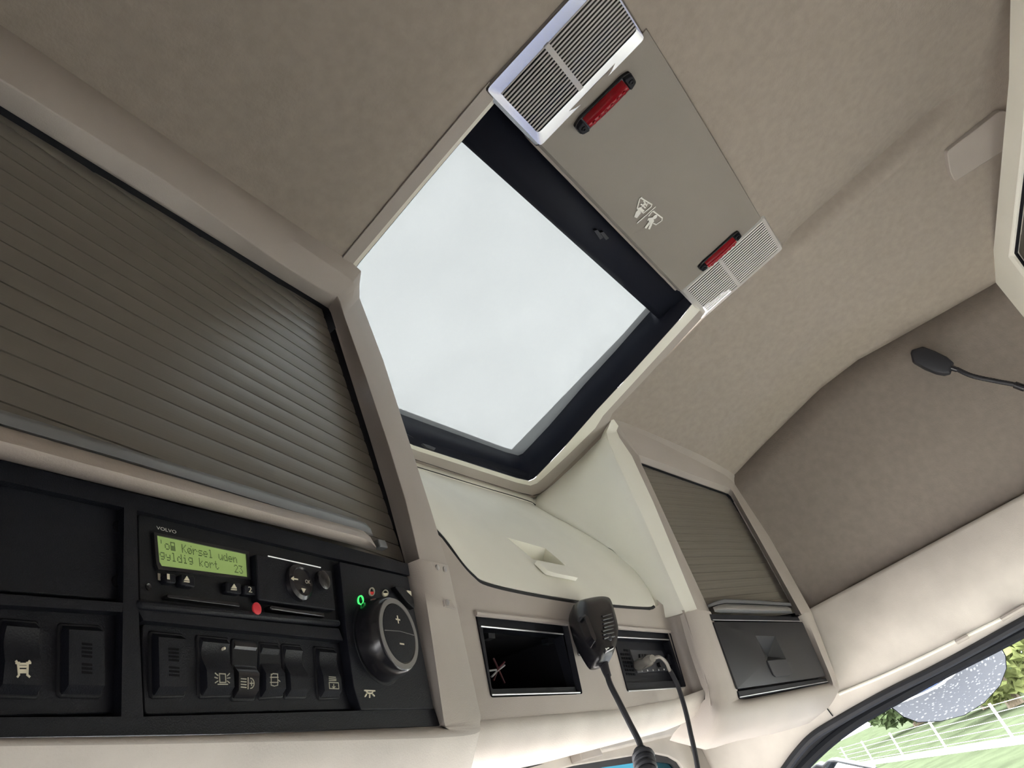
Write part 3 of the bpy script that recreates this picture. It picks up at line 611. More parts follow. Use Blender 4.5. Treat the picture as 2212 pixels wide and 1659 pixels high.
# switch field plates
def rocker(label, q, icon=None, blank=False, wave=0.0, material='black', group='rocker switches in the left console', w=.00055, hue='dimicon', extra=None):
    TLc, TRc, BRc, BLc = FL.uvs(q, -.0085); t = thing('rocker_switch', label, 'switch', FL.pt(*((BLc+BRc)/2), -.02), group)
    c = [TLc, TRc, BRc, BLc]; m = np.mean(c, 0)
    mesh('bezel', *prism(FL, rounded([m+(p-m)*1.10 for p in c], .002, 2), -.022, -.0125), 'black2', t, bevel=.001)
    loops = []
    for k in range(11):
        s = k/10; a = BLc+(TLc-BLc)*s; b = BRc+(TRc-BRc)*s
        h = -.0085-(.0022+wave*.6)*(0 if blank else math.sin(math.pi*max(0, s-.42)/.58)) if s > .03 else -.0120
        if s > .985: h = -.0125
        row = []
        for e in (0, .06, .5, .94, 1):
            row.append(FL.pt(*(a+(b-a)*e), -.014 if e in (0, 1) else h))
        loops.append(row)
    mesh('rocker', *loft(loops), 'black' if blank else material, t, angle=40)
    if icon:
        mb = strokes(FL, [FL.uvs(p, -.0083) for p in icon], w, -.0087, .0005)
        if extra:
            for e in extra: mb.add(*prism(FL, FL.uvs(e, -.0083), -.0087, -.0082))
        mb.build('symbol', hue, t, smooth=False)
    return t
def ell(cx, cy, rx, ry, n=14, a0=0, a1=360): return [(cx+rx*math.cos(math.radians(a0+(a1-a0)*k/n)), cy+ry*math.sin(math.radians(a0+(a1-a0)*k/n))) for k in range(n+1)]
for q, lab, nm in (([(-500, 1275), (0, 1308), (255, 1324), (262, 1540), (0, 1546), (-500, 1550)], 'black switch plate under the blanking plate on the left', 'switch_plate'),
                   ([(306, 1346), (738, 1386), (768, 1532), (312, 1544)], 'black switch plate under the tachograph', 'switch_plate')):
    panel_plate(nm, lab, q, -.022, -.0135, 'black', 'panel')
ic = [[(35, 1428), (39, 1434), (41, 1458), (38, 1462)], [(64, 1428), (60, 1434), (59, 1458), (64, 1462)], [(38, 1434), (61, 1434)], [(41, 1448), (60, 1448)], [(41, 1452), (60, 1452)], [(35, 1432), (42, 1432)], [(58, 1432), (66, 1432)], [(41, 1440), (59, 1440)]]
t = rocker('black rocker switch with pale axle symbol at the left edge', [(16, 1334), (96, 1341), (97, 1497), (-2, 1494)], ic, w=.0009, hue='ivory')
def slots(t, x0, y0, dx, dy, n, lo, hi):
    mb = MB()
    for k in range(n):
        if k == 4: continue
        y = y0+(dy)*k/n; x = x0+dx*k/n
        mb.add(*prism(FL, FL.uvs([(x, y), (x+22, y+2), (x+22, y+2+dy/n*.6), (x, y+dy/n*.6)], -.0084), -.0095, -.0083))
    mb.build('vent_slots', 'dark', t, smooth=False)
t = rocker('blank slotted black switch cover under the blanking plate', [(144, 1345), (229, 1350), (232, 1496), (143, 1494)], blank=True, group='blank switch covers'); slots(t, 177, 1388, 0, 70, 8, 0, 0)
t = rocker('blank slotted black switch cover first from left under tachograph', [(338, 1362), (407, 1369), (411, 1496), (341, 1497)], blank=True, group='blank switch covers'); slots(t, 364, 1399, 2, 64, 8, 0, 0)
bc = [[(474, 1455), (487, 1456), (488, 1474), (475, 1474), (474, 1455)], [(465, 1454), (471, 1459)], [(464, 1463), (470, 1465)], [(465, 1475), (471, 1471)], [(496, 1455), (491, 1460)], [(497, 1464), (491, 1465)], [(496, 1475), (491, 1471)], [(471, 1478), (492, 1478)]]
t = rocker('rocker switch with beacon symbol second from left under tachograph', [(439, 1371), (505, 1378), (511, 1496), (445, 1498)], bc, wave=.002)
mesh('indicator', *lathe(FL, FL.uv(486, 1400, -.0095), [(.0009, -.013), (.0009, -.0096), (.0006, -.0093)], 10), 'ivory', t)
wl = [ell(541, 1476, 8, 11, 8, -90, 90), [(536, 1464), (536, 1488)], [(540, 1476), (547, 1476)], [(543.5, 1471), (543.5, 1481)]]+[[(521, 1466+k*6), (532, 1467+k*6)] for k in range(4)]
rocker('glossier rocker switch with work lamp symbol beside the beacon switch', [(514, 1379), (568, 1385), (561, 1504), (513, 1504)], wl, wave=.006, material='gloss')
tw = [[(586, 1456), (586, 1480), (593, 1482), (600, 1480), (600, 1456), (590, 1455), (586, 1458)], [(584, 1463), (601, 1463)], [(584, 1474), (601, 1474)], [(600, 1468), (605, 1472)]]
rocker('rocker switch with small truck symbol fourth under tachograph', [(572, 1386), (613, 1390), (622, 1498), (572, 1502)], tw, wave=.004)
rocker('plain unmarked rocker switch right of the truck symbol switch', [(621, 1390), (661, 1394), (672, 1500), (627, 1501)], None, wave=.003)
vb = [[(711, 1462), (725, 1463)], [(711, 1466), (726, 1467)], [(711, 1470), (726, 1470)], [(711, 1474), (731, 1475), (732, 1488), (712, 1487), (711, 1474)], [(721, 1478), (721, 1486)], [(718, 1483), (721, 1486), (724, 1483)]]
rocker('narrow rocker switch with box symbol beside the light control panel', [(690, 1396), (732, 1400), (743, 1502), (700, 1503)], vb)
# light control panel with big knob
lc = thing('light_control_panel', 'black light control panel with large round plus minus knob', 'control panel', ll(840, 1400, -.02))
mesh('faceplate', *prism(FL, rounded(FL.uvs([(733, 1213), (881, 1246), (937, 1531), (780, 1533), (764, 1480), (752, 1390)], -.006), .002, 3), -.022, -.006), 'black', lc, bevel=.0015)
KH = .0125
kt = FL.uv(861, 1368, KH)
KR = .5*np.linalg.norm(FL.uv(850, 1289, KH)-FL.uv(872, 1448, KH))
mesh('knob_collar', *lathe(FL, kt, [(KR*1.2, -.0068), (KR*1.18, -.0056), (KR*1.08, -.0052)], 56), 'black2', lc)
kn = mesh('knob', *lathe(FL, kt, [(KR*1.12, -.005), (KR*1.11, KH-.014), (KR*1.06, KH-.006), (KR*1.01, KH-.0015), (KR*.97, KH), (KR*.92, KH+.0005)], 64), 'gloss', lc, angle=50)
mesh('knob_ring', *lathe(FL, kt, [(KR*.955, KH-.0002), (KR*.95, KH+.0010), (KR*.82, KH+.0010), (KR*.80, KH-.0005)], 64), 'ringgrey', kn)
mesh('knob_cap', *lathe(FL, kt, [(KR*.80, KH-.0005), (KR*.78, KH+.0008), (KR*.6, KH+.0012), (KR*.2, KH+.0014)], 48), 'black', kn)
st = strokes(FL, [[kt+np.array([-.0028, KR*.36]), kt+np.array([.0028, KR*.36])], [kt+np.array([0, KR*.36-.0028]), kt+np.array([0, KR*.36+.0028])], [kt+np.array([-.0028, -KR*.30]), kt+np.array([.0028, -KR*.30])]], .0011, KH+.0011, .0005)
st.build('plus_minus_mark', 'ivory', kn, smooth=False)
strokes(FL, [[kt+np.array([-KR*.76, .0]), kt+np.array([0, .0012]), kt+np.array([KR*.76, 0])]], .0005, KH+.0010, .0005).build('cap_joint', 'ringgrey', kn, smooth=False)
def icon_ring(px, py, rx, ry, material, half=None):
    o = FL.uvs(ell(px, py, rx, ry, 20)[:-1], -.005); i = FL.uvs(ell(px, py, rx*.72, ry*.78, 20)[:-1], -.005)
    mesh('light_symbol', *ring(FL, o, i, -.0065, -.005), material, lc, smooth=False)
    if half: mesh('light_symbol', *prism(FL, FL.uvs(ell(px, py, rx*.7, ry*.75, 12, 0, 180), -.0051), -.0065, -.0051), half, lc, smooth=False)
icon_ring(780, 1296, 6.2, 10.5, 'green'); icon_ring(804, 1278, 6, 9.5, 'dimicon', 'redbright'); icon_ring(833, 1281, 6.4, 7.5, 'dimicon', 'ivory')
MB().add(*prism(FL, FL.uvs([(879, 1275), (888, 1277), (890, 1293), (883, 1289)], -.005), -.0065, -.005)).build('light_symbol', 'ivory', lc, smooth=False)
mesh('selector_tab', *prism(FL, rounded(FL.uvs([(853, 1266), (868, 1266), (893, 1290), (897, 1316), (880, 1300)], -.001), .002, 2), -.0065, -.001), 'black2', lc, bevel=.0012)
strokes(FL, [FL.uvs(p, -.005) for p in ([(789, 1491), (811, 1492)], [(793, 1493), (796, 1497), (804, 1497), (807, 1493)], [(793, 1499), (790, 1504)], [(800, 1500), (800, 1506)], [(806, 1499), (810, 1503)])], .0009, -.0062, .001).build('lamp_symbol', 'ivory', lc, smooth=False)

# ------------------------------------------------------------------ CENTRE OVERHEAD CABINET
cabC = thing('overhead_cabinet', 'cream overhead cabinet in the centre with curved lid under roof hatch', 'cabinet', FC.pt(0, -.15))
def fc(px, py, n=0.): return FC.hit(px, py, n)
# lid surface: bottom gap curve to top joint at the hatch rim
lid_b = [fc(905, 1100), fc(960, 1160), fc(997, 1210), fc(1023, 1238), fc(1051, 1256), fc(1138, 1277), fc(1249, 1296), fc(1337, 1306), fc(1400, 1310), fc(1413, 1306)]
lid_t = [onY(a, b, .60) for a, b in ((840, 992), (880, 1005), (915, 1016), (955, 1028), (1000, 1042), (1050, 1057), (1095, 1070), (1128, 1080), (1148, 1087), (1157, 1093))]
lid_r = [fc(1413, 1306)*1, None, None, None]
def lid_pt(j, t):
    a, b = lid_b[j], lid_t[j]; p = a+(b-a)*t
    w = j/(len(lid_b)-1)
    # the right edge follows the ridge line; the face swells towards the seats low down
    return p+np.array([.045*w**6*math.sin(math.pi*t)**.8, -.030*math.sin(math.pi*min(1, t*1.02))**1.0*(1-.25*t), -.012*math.sin(math.pi*t)])
loops = [[lid_pt(j, t) for j in range(len(lid_b))] for t in np.linspace(0, 1, 15)]
colsm = []
for L in loops: colsm.append(spline(L, 4))
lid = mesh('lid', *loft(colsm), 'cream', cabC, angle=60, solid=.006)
edge = [L[-1] for L in colsm]
lp = lid.data.polygons[len(lid.data.polygons)//2]; LIDSIGN = -float(np.array(lp.normal)@(np.array(lp.center)+WLOC[lid.name]-EYE))
mesh('lid_gap', *tube(spline([p+np.array([0, .004, -.003]) for p in lid_b], 5), .0042, 8), 'black2', cabC)
mesh('lid_joint', *tube(spline([p+np.array([0, -.0005, .002]) for p in lid_t], 4), .0014, 6), 'black2', cabC)
# side shell between lid ridge and the passenger cabinet
rimR = [FRU.hit(1318, 925, -.012), FRU.hit(1313, 950, -.012), FRU.hit(1345, 1020, -.012), FRU.hit(1386, 1108, -.012), FRU.hit(1433, 1215, -.012), FRU.hit(1481, 1323, -.012)]
rimR = spline(rimR, 5)
ridge = resamp(edge, 24)[::-1]
ridge = [ce(1170, 1062, .004)+np.array([0, .012, 0])]+ridge
rr_ = resamp([ce(1300, 945, .004)]+list(rimR), 25)
rows = []
for t in np.linspace(0, 1, 9):
    rows.append([a+(b-a)*t+np.array([0.012, .035, 0])*math.sin(math.pi*t) for a, b in zip(ridge, rr_)])
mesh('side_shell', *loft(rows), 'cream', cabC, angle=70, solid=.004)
# upper strip between hatch rim and lid
up_o = [ce(a, b, .012)+np.array([0, -.006, .004]) for a, b in ((840, 985), (900, 1004), (1010, 1036), (1110, 1066), (1150, 1078), (1172, 1066))]
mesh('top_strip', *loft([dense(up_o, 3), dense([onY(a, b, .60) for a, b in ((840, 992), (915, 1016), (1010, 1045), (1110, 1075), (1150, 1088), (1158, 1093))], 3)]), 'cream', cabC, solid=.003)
# lid handle: sunk scoop and flap, set into the lid's own surface
def lid_hit(px, py):
    r = ray(px, py); best = None
    for L0, L1 in zip(colsm[:-1], colsm[1:]):
        for a, b, c, d in zip(L0[:-1], L0[1:], L1[1:], L1[:-1]):
            for (p, q, s) in ((a, b, c), (a, c, d)):
                n = np.cross(q-p, s-p); k = n@r
                if abs(k) < 1e-12: continue
                x = r*((n@p)/k)
                if all(np.cross(v-u_, x-u_)@n >= -1e-12 for u_, v in ((p, q), (q, s), (s, p))): best = x if best is None or x@x < best@best else best
    return best
hc = lid_hit(1165, 1195); hu = lid_hit(1200, 1205)-lid_hit(1130, 1190); hv = lid_hit(1160, 1175)-lid_hit(1175, 1220)
FH = Frame(hc, hu, hv)
if FH.n@hc > 0: FH = Frame(hc, hu, -hv)
off = .001
sc_o = FH.uvs([(1094, 1160), (1178, 1184), (1222, 1222), (1152, 1208)], 0)
V = [FH.pt(*p, .03) for p in sc_o]; V2 = [FH.pt(*p, .0) for p in sc_o]; dp = FH.pt(*FH.uv(1182, 1212, -.02), -.034)
lid.modifiers[0].thickness = .05; lid.modifiers[0].offset = -1 if LIDSIGN > 0 else 1
cut(lid, V+V2+[dp], [(0, 1, 2, 3), (0, 4, 5, 1), (1, 5, 6, 2), (2, 6, 7, 3), (3, 7, 4, 0), (4, 8, 5), (5, 8, 6), (6, 8, 7), (7, 8, 4)])
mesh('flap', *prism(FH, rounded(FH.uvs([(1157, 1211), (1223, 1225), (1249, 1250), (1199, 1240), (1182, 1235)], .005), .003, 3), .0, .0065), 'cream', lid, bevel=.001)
# lower face with two openings
O1o = [(1026, 1327), (1223, 1348), (1256, 1500), (1060, 1507)]; O2o = [(1318, 1356), (1446, 1367), (1480, 1484), (1355, 1495)]
A, B = FC.uvs(O1o), FC.uvs(O2o)
yb = -.30
def grid_face(px_top, px_bot): pass
topE = [fc(880, 1090), fc(955, 1163), fc(993, 1213), fc(1020, 1242), fc(1051, 1262), fc(1138, 1284), fc(1249, 1303), fc(1337, 1313), fc(1404, 1318), fc(1424, 1306)]
tu = [FC.uv(a, b) for a, b in ((880, 1090), (955, 1163), (993, 1213), (1020, 1242), (1051, 1262), (1138, 1284), (1249, 1303), (1337, 1313), (1404, 1318), (1424, 1306), (1436, 1300))]
vb0 = FC.uv(1043, 1556)[1]; vb1 = FC.uv(1337, 1532)[1]; ue = FC.uv(1462, 1420)[0]
def topv(u): return float(np.interp(u, [p[0] for p in tu], [p[1] for p in tu]))
def botv(u): return float(np.interp(u, [-.35, FC.uv(1043, 1556)[0], FC.uv(1337, 1532)[0], .4], [vb0+.0, vb0, vb1, vb1]))
us = sorted(set([-.36, -.34, -.32, A[0][0], A[3][0], (A[0][0]+A[2][0])/2, A[1][0], A[2][0], B[0][0], B[3][0], (B[0][0]+B[2][0])/2, B[1][0], B[2][0], ue]+[p[0] for p in tu]))
fmb = MB()
def strip(u_a, u_b, ta, tb, ba, bb): fmb.add([FC.pt(u_a, ba), FC.pt(u_b, bb), FC.pt(u_b, tb), FC.pt(u_a, ta)], [(0, 1, 2, 3)])
bm_poly = [np.array([u, topv(u)]) for u in us if u <= ue]+[np.array([u, botv(u)]) for u in reversed([-.36, FC.uv(1043, 1556)[0], FC.uv(1200, 1542)[0], FC.uv(1337, 1532)[0], ue])]
def holed(fr, poly, holes, n=0.):                       # planar face with holes, triangulated
    bm = bmesh.new(); es = []
    for L in [poly]+holes:
        vs = [bm.verts.new(fr.pt(*p, n)) for p in L]; es += [bm.edges.new((vs[i], vs[(i+1) % len(vs)])) for i in range(len(vs))]
    bmesh.ops.triangle_fill(bm, edges=es, use_beauty=True, normal=Vector(fr.n)); bm.verts.ensure_lookup_table(); bm.verts.index_update()
    V = [np.array(v.co) for v in bm.verts]; Fc = [tuple(v.index for v in f.verts) for f in bm.faces]; bm.free(); return V, Fc
mesh('console_face', *holed(FC, bm_poly, [rounded(A, .004, 3), rounded(B, .004, 3)]), 'trim', cabC, smooth=False)
# underside: rounds over from the face and runs forward
ub = [-.36, -.25, -.1, .05, .2, ue, ue+.035]
def yoff(u): return 0.0
prof = [(0, 0), (.004, -.012), (.012, -.022), (.026, -.030), (.045, -.031), (.15, -.012), (.34, .03)]
rows = [[FC.pt(u, botv(u))+np.array([0, dy-(.05*max(0, (u-.28)/.1)), dz+.0*u]) for u in np.linspace(-.36, .375, 24)] for dy, dz in prof]
mesh('underside', *loft(rows), 'lit_dusty', cabC, angle=70, solid=.002)  # paler than the face: light from below is in the colour
# concave flank joining the face to the passenger cabinet
fl0 = [FC.pt(ue, v) for v in np.linspace(topv(ue)+.01, botv(ue), 10)]
fl1 = resamp([FR.hit(1478, 1318, -.012), FR.hit(1503, 1401, -.012), FR.hit(1528, 1474, -.012), FR.hit(1536, 1525, -.012)], 10)
rows = [[a*(1-t)+b*t+np.array([.02, .012, 0])*math.sin(math.pi*t) for a, b in zip(fl0, fl1)] for t in np.linspace(0, 1, 7)]
mesh('console_flank', *loft(rows), 'trim', cabC, angle=70)
# bezel and empty bay of opening 1
bay = rounded(A, .004, 3); bin_ = rounded(FC.uvs([(1041, 1357), (1214, 1372), (1246, 1484), (1061, 1489)], -.006), .003, 3)
mesh('bay_bezel', *loft([[FC.pt(*p, .002) for p in bay], [FC.pt(*p, -.001) for p in shrink(bay, .002)], [FC.pt(*p, -.005) for p in shrink(bay, .003)], [FC.pt(*p, -.005) for p in bin_], [FC.pt(*p, -.02) for p in bin_]], True), 'black', cabC, angle=25)
mesh('bay_interior', *loft([[FC.pt(*p, -.02) for p in bin_], [FC.pt(*p, -.15) for p in bin_]], True), 'dark', cabC, angle=25)
mesh('bay_back', *prism(FC, bin_, -.153, -.148), 'dark', cabC)
mesh('bay_lip', *tube([fc(1038, 1353, -.003), fc(1216, 1370, -.003)], .0011, 6), 'silver', cabC)
mesh('bay_sill', *tube([fc(1062, 1501, .0), fc(1253, 1496, .0)], .001, 6), 'silver', cabC)
mesh('bay_ledge', *tube([fc(1026, 1325, .001), fc(1120, 1335, .0015), fc(1224, 1347, .001)], .0035, 8), 'trim', cabC)
for c, pts in (('wirered', [(1066, 1422), (1075, 1442), (1090, 1476)]), ('wirewhite', [(1056, 1449), (1072, 1447)]), ('wirered', [(1090, 1430), (1076, 1446), (1066, 1470)]), ('wirewhite', [(1062, 1462), (1075, 1449), (1090, 1437)])):
    mesh('loose_wire', *tube(spline([fc(a, b, -.045) for a, b in pts], 4), .0012, 6), c, cabC)
for p in ((1062, 1370), (1190, 1380)): mesh('bay_clip', *prism(FC, FC.uvs([(p[0]-7, p[1]-3), (p[0]+7, p[1]-2), (p[0]+8, p[1]+9), (p[0]-6, p[1]+8)], -.01), -.02, -.01), 'black2', cabC)
# opening 2: radio bay bezel
bay2 = rounded(B, .004, 3); b2i = rounded(FC.uvs([(1328, 1379), (1443, 1385), (1468, 1470), (1354, 1476)], -.006), .002, 3)
mesh('bay_bezel', *loft([[FC.pt(*p, .002) for p in bay2], [FC.pt(*p, -.001) for p in shrink(bay2, .002)], [FC.pt(*p, -.005) for p in shrink(bay2, .003)], [FC.pt(*p, -.005) for p in b2i], [FC.pt(*p, -.03) for p in b2i]], True), 'black', cabC, angle=25)
mesh('bay_lip', *tube([fc(1326, 1376, -.003), fc(1445, 1382, -.003)], .0011, 6), 'silver', cabC)
mesh('bay_sill', *tube([fc(1356, 1493, .0), fc(1479, 1485, .0)], .001, 6), 'silver', cabC)
mesh('bay_ledge', *tube([fc(1300, 1352, .001), fc(1380, 1359, .0015), fc(1446, 1364, .001)], .0035, 8), 'trim', cabC)
# transceiver in opening 2
rad = thing('radio_transceiver', 'black two way radio with vent grille set in the right bay', 'radio', fc(1410, 1470, -.03))
mesh('faceplate', *prism(FC, rounded(FC.uvs([(1326, 1378), (1446, 1385), (1472, 1473), (1352, 1478)], -.015), .002, 2), -.035, -.016), 'black', rad, bevel=.001)
gm = MB()
for i in range(7):
    for k in range(4 if i else 2):
        x = 1338+i*2.4+k*5.2+(9 if not i else 0); y = 1402+i*8.5+k*.35
        gm.add(*prism(FC, FC.uvs([(x, y), (x+3.8, y+.3), (x+4.8, y+4.9), (x+1, y+4.6)], -.0155), -.0162, -.0152))
g = gm.build('vent_grille', 'dark', rad, smooth=False)
mesh('socket_plate', *prism(FC, FC.uvs([(1360, 1402), (1430, 1405), (1450, 1448), (1378, 1454)], -.0145), -.017, -.0145), 'softblack', rad, bevel=.001)
mesh('dial', *lathe(FC, FC.uv(1444, 1425, -.012), [(.0085, -.016), (.0082, -.009), (.007, -.008)], 20), 'black', rad)
mesh('small_knob', *lathe(FC, FC.uv(1424, 1436, -.012), [(.004, -.016), (.0038, -.009)], 16), 'gloss', rad)
for k in range(5): mesh('button', *lathe(FC, FC.uv(1386+k*12, 1449-k*.6, -.0145), [(.0015, -.016), (.0015, -.0135), (.0008, -.013)], 10), 'silver', rad)
for k in range(3): mesh('key', *prism(FC, FC.uvs([(1381+k*6, 1413), (1385+k*6, 1413), (1386+k*6, 1421), (1382+k*6, 1421)], -.013), -.016, -.012), 'black2', rad)
mesh('lower_edge', *tube([fc(1358, 1477, -.008), fc(1462, 1472, -.008)], .001, 6), 'gloss', rad)
# clear plug and its cable
pl = thing('power_plug', 'clear plastic plug with black cable hanging from the radio', 'plug', fc(1400, 1432, -.005))
a, b = fc(1378, 1438, -.012), fc(1410, 1422, .024)
pts = [a+(b-a)*t for t in (0, .12, .3, .6, .7, .85, 1)]
mesh('plug_body', *tube(pts, [.0085, .0095, .009, .008, .0088, .0075, .0055], 16), 'clearplug', pl)
mesh('plug_core', *tube([a, a+(b-a)*.55], .0045, 10), 'silver', pl)
cab_pts = [fc(1409, 1423, .022), fc(1424, 1419, .030), fc(1438, 1430, .032), fc(1447, 1449, .030)]
mesh('clear_sleeve', *tube(spline(cab_pts, 6), .0028, 10), 'clearplug', pl)
mesh('inner_wire', *tube(spline(cab_pts, 6), .0013, 8), 'wirewhite', pl)
mesh('cable', *tube(spline([fc(1447, 1447, .030), fc(1455, 1462, .032), fc(1468, 1492, .034), fc(1482, 1540, .036), fc(1492, 1585, .038), fc(1502, 1630, .040), fc(1512, 1690, .042), fc(1528, 1800, .045)], 8), [.0042]*0 or .0036, 10), 'rubber', pl)
# mic clip and hand microphone
hk = thing('microphone_clip', 'chrome bracket on the console half hidden by the microphone', 'bracket', fc(1262, 1405))
mesh('clip_plate', *prism(FC, rounded(FC.uvs([(1248, 1392), (1276, 1388), (1284, 1414), (1252, 1416)], .003), .004, 3), -.001, .003), 'chrome', hk, bevel=.001)
mesh('clip_prong', *tube([fc(1254, 1392, .003), fc(1253, 1398, .016), fc(1260, 1407, .020), fc(1268, 1410, .006)], .003, 8), 'chrome', hk)
mesh('clip_prong', *tube([fc(1272, 1392, .003), fc(1268, 1398, .016), fc(1272, 1407, .020), fc(1280, 1410, .006)], .003, 8), 'chrome', hk)
mic = thing('hand_microphone', 'black hand microphone with coiled cord hanging on the console', 'microphone', fc(1290, 1440, .03))
FM = Frame(fc(1286, 1362, .035), fc(1330, 1365, .047)-fc(1242, 1350, .028), fc(1286, 1300, .02)-fc(1296, 1430, .042))
outl = [(1241, 1308), (1247, 1300), (1285, 1292), (1303, 1293), (1312, 1300), (1321, 1326), (1330, 1366), (1329, 1396), (1318, 1427), (1314, 1431), (1297, 1435), (1284, 1427), (1257, 1380), (1246, 1348), (1240, 1322)]
ou = FM.uvs(outl, .0); oc = np.mean(ou, 0)
oub = [np.asarray(p) for p in spline([np.r_[p, 0] for p in ou+[ou[0]]], 3)]; oub = [p[:2] for p in oub[:-1]]
sc = lambda k: [oc+(p-oc)*k for p in oub]
loops = [[FM.pt(*p, -.020) for p in sc(.80)], [FM.pt(*p, -.016) for p in sc(.93)], [FM.pt(*p, -.004) for p in sc(1.0)], [FM.pt(*p, .006) for p in sc(.95)], [FM.pt(*p, .012) for p in sc(.84)], [FM.pt(*p, .0145) for p in sc(.6)]]
V, Fc = loft(loops, True); n_o = len(oub); Fc += [tuple(range(n_o-1, -1, -1)), tuple(range(len(V)-n_o, len(V)))]
mb_ = mesh('microphone_body', V, Fc, 'micblack', mic, angle=50)
for k in range(7):
    y = 1326+k*8; xl = 1300+k*1.2 - (4 if k > 3 else 0); p = [FM.hit(xl, y+6, .0145), FM.hit(xl+10, y+3, .0150), FM.hit(xl+20+.6*k, y, .0135)]
    mesh('grille_rib', *tube(p, .0016, 8), 'micblack', mic)
mesh('grille_end', *lathe(FM, FM.uv(1313, 1375, .0145), [(.007, .0135), (.006, .0155), (.003, .0162)], 18), 'softblack', mic)
mesh('talk_key', *prism(FM, rounded(FM.uvs([(1257, 1334), (1265, 1331), (1286, 1386), (1283, 1395), (1272, 1380)], .012), .003, 3), .006, .0165, .1), 'gloss', mic, bevel=.001)
mesh('talk_key_tip', *prism(FM, FM.uvs([(1252, 1334), (1262, 1328), (1266, 1331), (1256, 1338)], .012), .006, .014), 'softblack', mic, bevel=.001)
lb = FM.uvs([(1309, 1403), (1325, 1396), (1325, 1401), (1310, 1408)], .0142)
mesh('badge', *prism(FM, lb, .010, .0155), 'silver', mic, bevel=.0005)
mesh('badge_face', *prism(FM, shrink(lb, .0012), .0152, .0158), 'black2', mic)
bl_ = FM.uv(1310.5, 1406, .0158); bu = FM.uv(1322, 1400.2, .0158)-bl_
fb = Frame(FM.pt(*bl_, 0), FM.u*bu[0]+FM.v*bu[1], FM.v*bu[0]-FM.u*bu[1]); 
mesh('badge_mark', *ring(fb, disc(fb, (.0022, .0022), .0013, n=12), disc(fb, (.0022, .0022), .0007, n=12), .0157, .0161), 'white', mic, smooth=False)
mesh('badge_mark', *prism(fb, [(.0045, .0014), (.0095, .0014), (.0095, .0028), (.0045, .0028)], .0157, .0161), 'white', mic, smooth=False)
mesh('strain_relief', *tube([FM.hit(1303, 1430, -.004), FM.hit(1307, 1444, -.004), FM.hit(1313, 1460, -.004)], [.0062, .0055, .0045], 12), 'rubber', mic)
cd = [FM.hit(1309, 1448, -.004), FM.hit(1318, 1478, -.004), FM.hit(1337, 1516, -.002), FM.hit(1360, 1562, 0.0), FM.hit(1378, 1597, .002), FM.hit(1386, 1618, .004)]
mesh('straight_cord', *tube(spline(cd, 8), .0036, 10), 'rubber', mic)
hs_ = cd[-1]; he = FM.hit(1425, 1800, .01); hx = []
ax = (he-hs_)/np.linalg.norm(he-hs_); e1 = np.cross(ax, (0, 1, 0)); e1 /= np.linalg.norm(e1); e2 = np.cross(ax, e1)
for k in range(240):
    t = k/239; a = 2*math.pi*13*t; rr2 = .0095*min(1, t*14); hx.append(hs_+(he-hs_)*t+rr2*(e1*math.cos(a)+e2*math.sin(a)))
mesh('coiled_cord', *tube(hx, .0036, 8), 'rubber', mic)

# ------------------------------------------------------------------ PASSENGER OVERHEAD CABINET (right)
cabR = thing('overhead_cabinet', 'beige overhead cabinet on the right with shutter above a black drawer', 'cabinet', FR.pt(.2, -.05))
def ru(px, py, n=0.): return FRU.hit(px, py, n)
# path: bottom-left seam -> up the left side -> along the top -> down the right side
Q_fl = [ru(1481, 1323, -.012), ru(1433, 1215, -.012), ru(1386, 1108, -.012), ru(1345, 1020, -.012), ru(1316, 957, -.012), ru(1310, 932, -.008), on_ceil(1323, 902), on_ceil(1345, 908), on_ceil(1420, 938), on_ceil(1520, 982), on_ceil(1570, 1010), on_ceil(1588, 1024), ru(1592, 1032, .0), ru(1602, 1056), ru(1650, 1138), ru(1702, 1230), ru(1753, 1322)]
Q_rd = [ru(1506, 1316), ru(1458, 1198), ru(1411, 1084), ru(1365, 985), ru(1338, 945), ru(1332, 930), ru(1336, 920, .01), ru(1350, 922, .012), ru(1425, 955, .012), ru(1515, 1000, .01), ru(1566, 1026, .006), ru(1582, 1040, .004), ru(1587, 1047), ru(1596, 1064), ru(1640, 1146), ru(1690, 1235), ru(1738, 1324)]
Q_r2 = [ru(1513, 1319), ru(1466, 1204), ru(1420, 1094), ru(1385, 1010), ru(1381, 990), ru(1379, 985), ru(1380, 982), ru(1388, 985), ru(1440, 1004), ru(1520, 1034), ru(1565, 1050), ru(1577, 1055), ru(1582, 1060), ru(1590, 1074), ru(1634, 1152), ru(1683, 1240), ru(1731, 1327)]
Q_in = [ru(1533, 1320, -.012), ru(1489, 1226, -.014), ru(1440, 1120, -.014), ru(1395, 1022, -.014), ru(1387, 1005, -.014), ru(1385, 1000, -.014), ru(1385, 999, -.014), ru(1392, 1001, -.014), ru(1445, 1020, -.014), ru(1520, 1047, -.014), ru(1563, 1062, -.014), ru(1574, 1066, -.014), ru(1580, 1071, -.014), ru(1587, 1083, -.018), ru(1630, 1160, -.0205), ru(1678, 1247, -.0205), ru(1722, 1328, -.0205)]
Q_bk = [p+np.array([0, .02, 0]) for p in Q_in]
mesh('upper_frame', *loft([dense(k, 4) for k in (Q_rd, Q_r2, Q_in, [p+np.array([0, .003, .001]) for p in Q_in])]), 'trim', cabR, angle=80, bevel=.003, seg=3)
mesh('shutter_slot', *loft([dense([p+np.array([0, .002, 0]) for p in Q_in], 4), dense(Q_bk, 4)]), 'black2', cabR)
q0 = [dense(k[:7], 4) for k in ([p+np.array([.01, .02, 0]) for p in Q_fl], Q_fl, Q_rd)]
mesh('lit_edge_strip', *loft(q0), 'cream', cabR, angle=60)  # same plastic as the frame; cream paints the hatch light on it
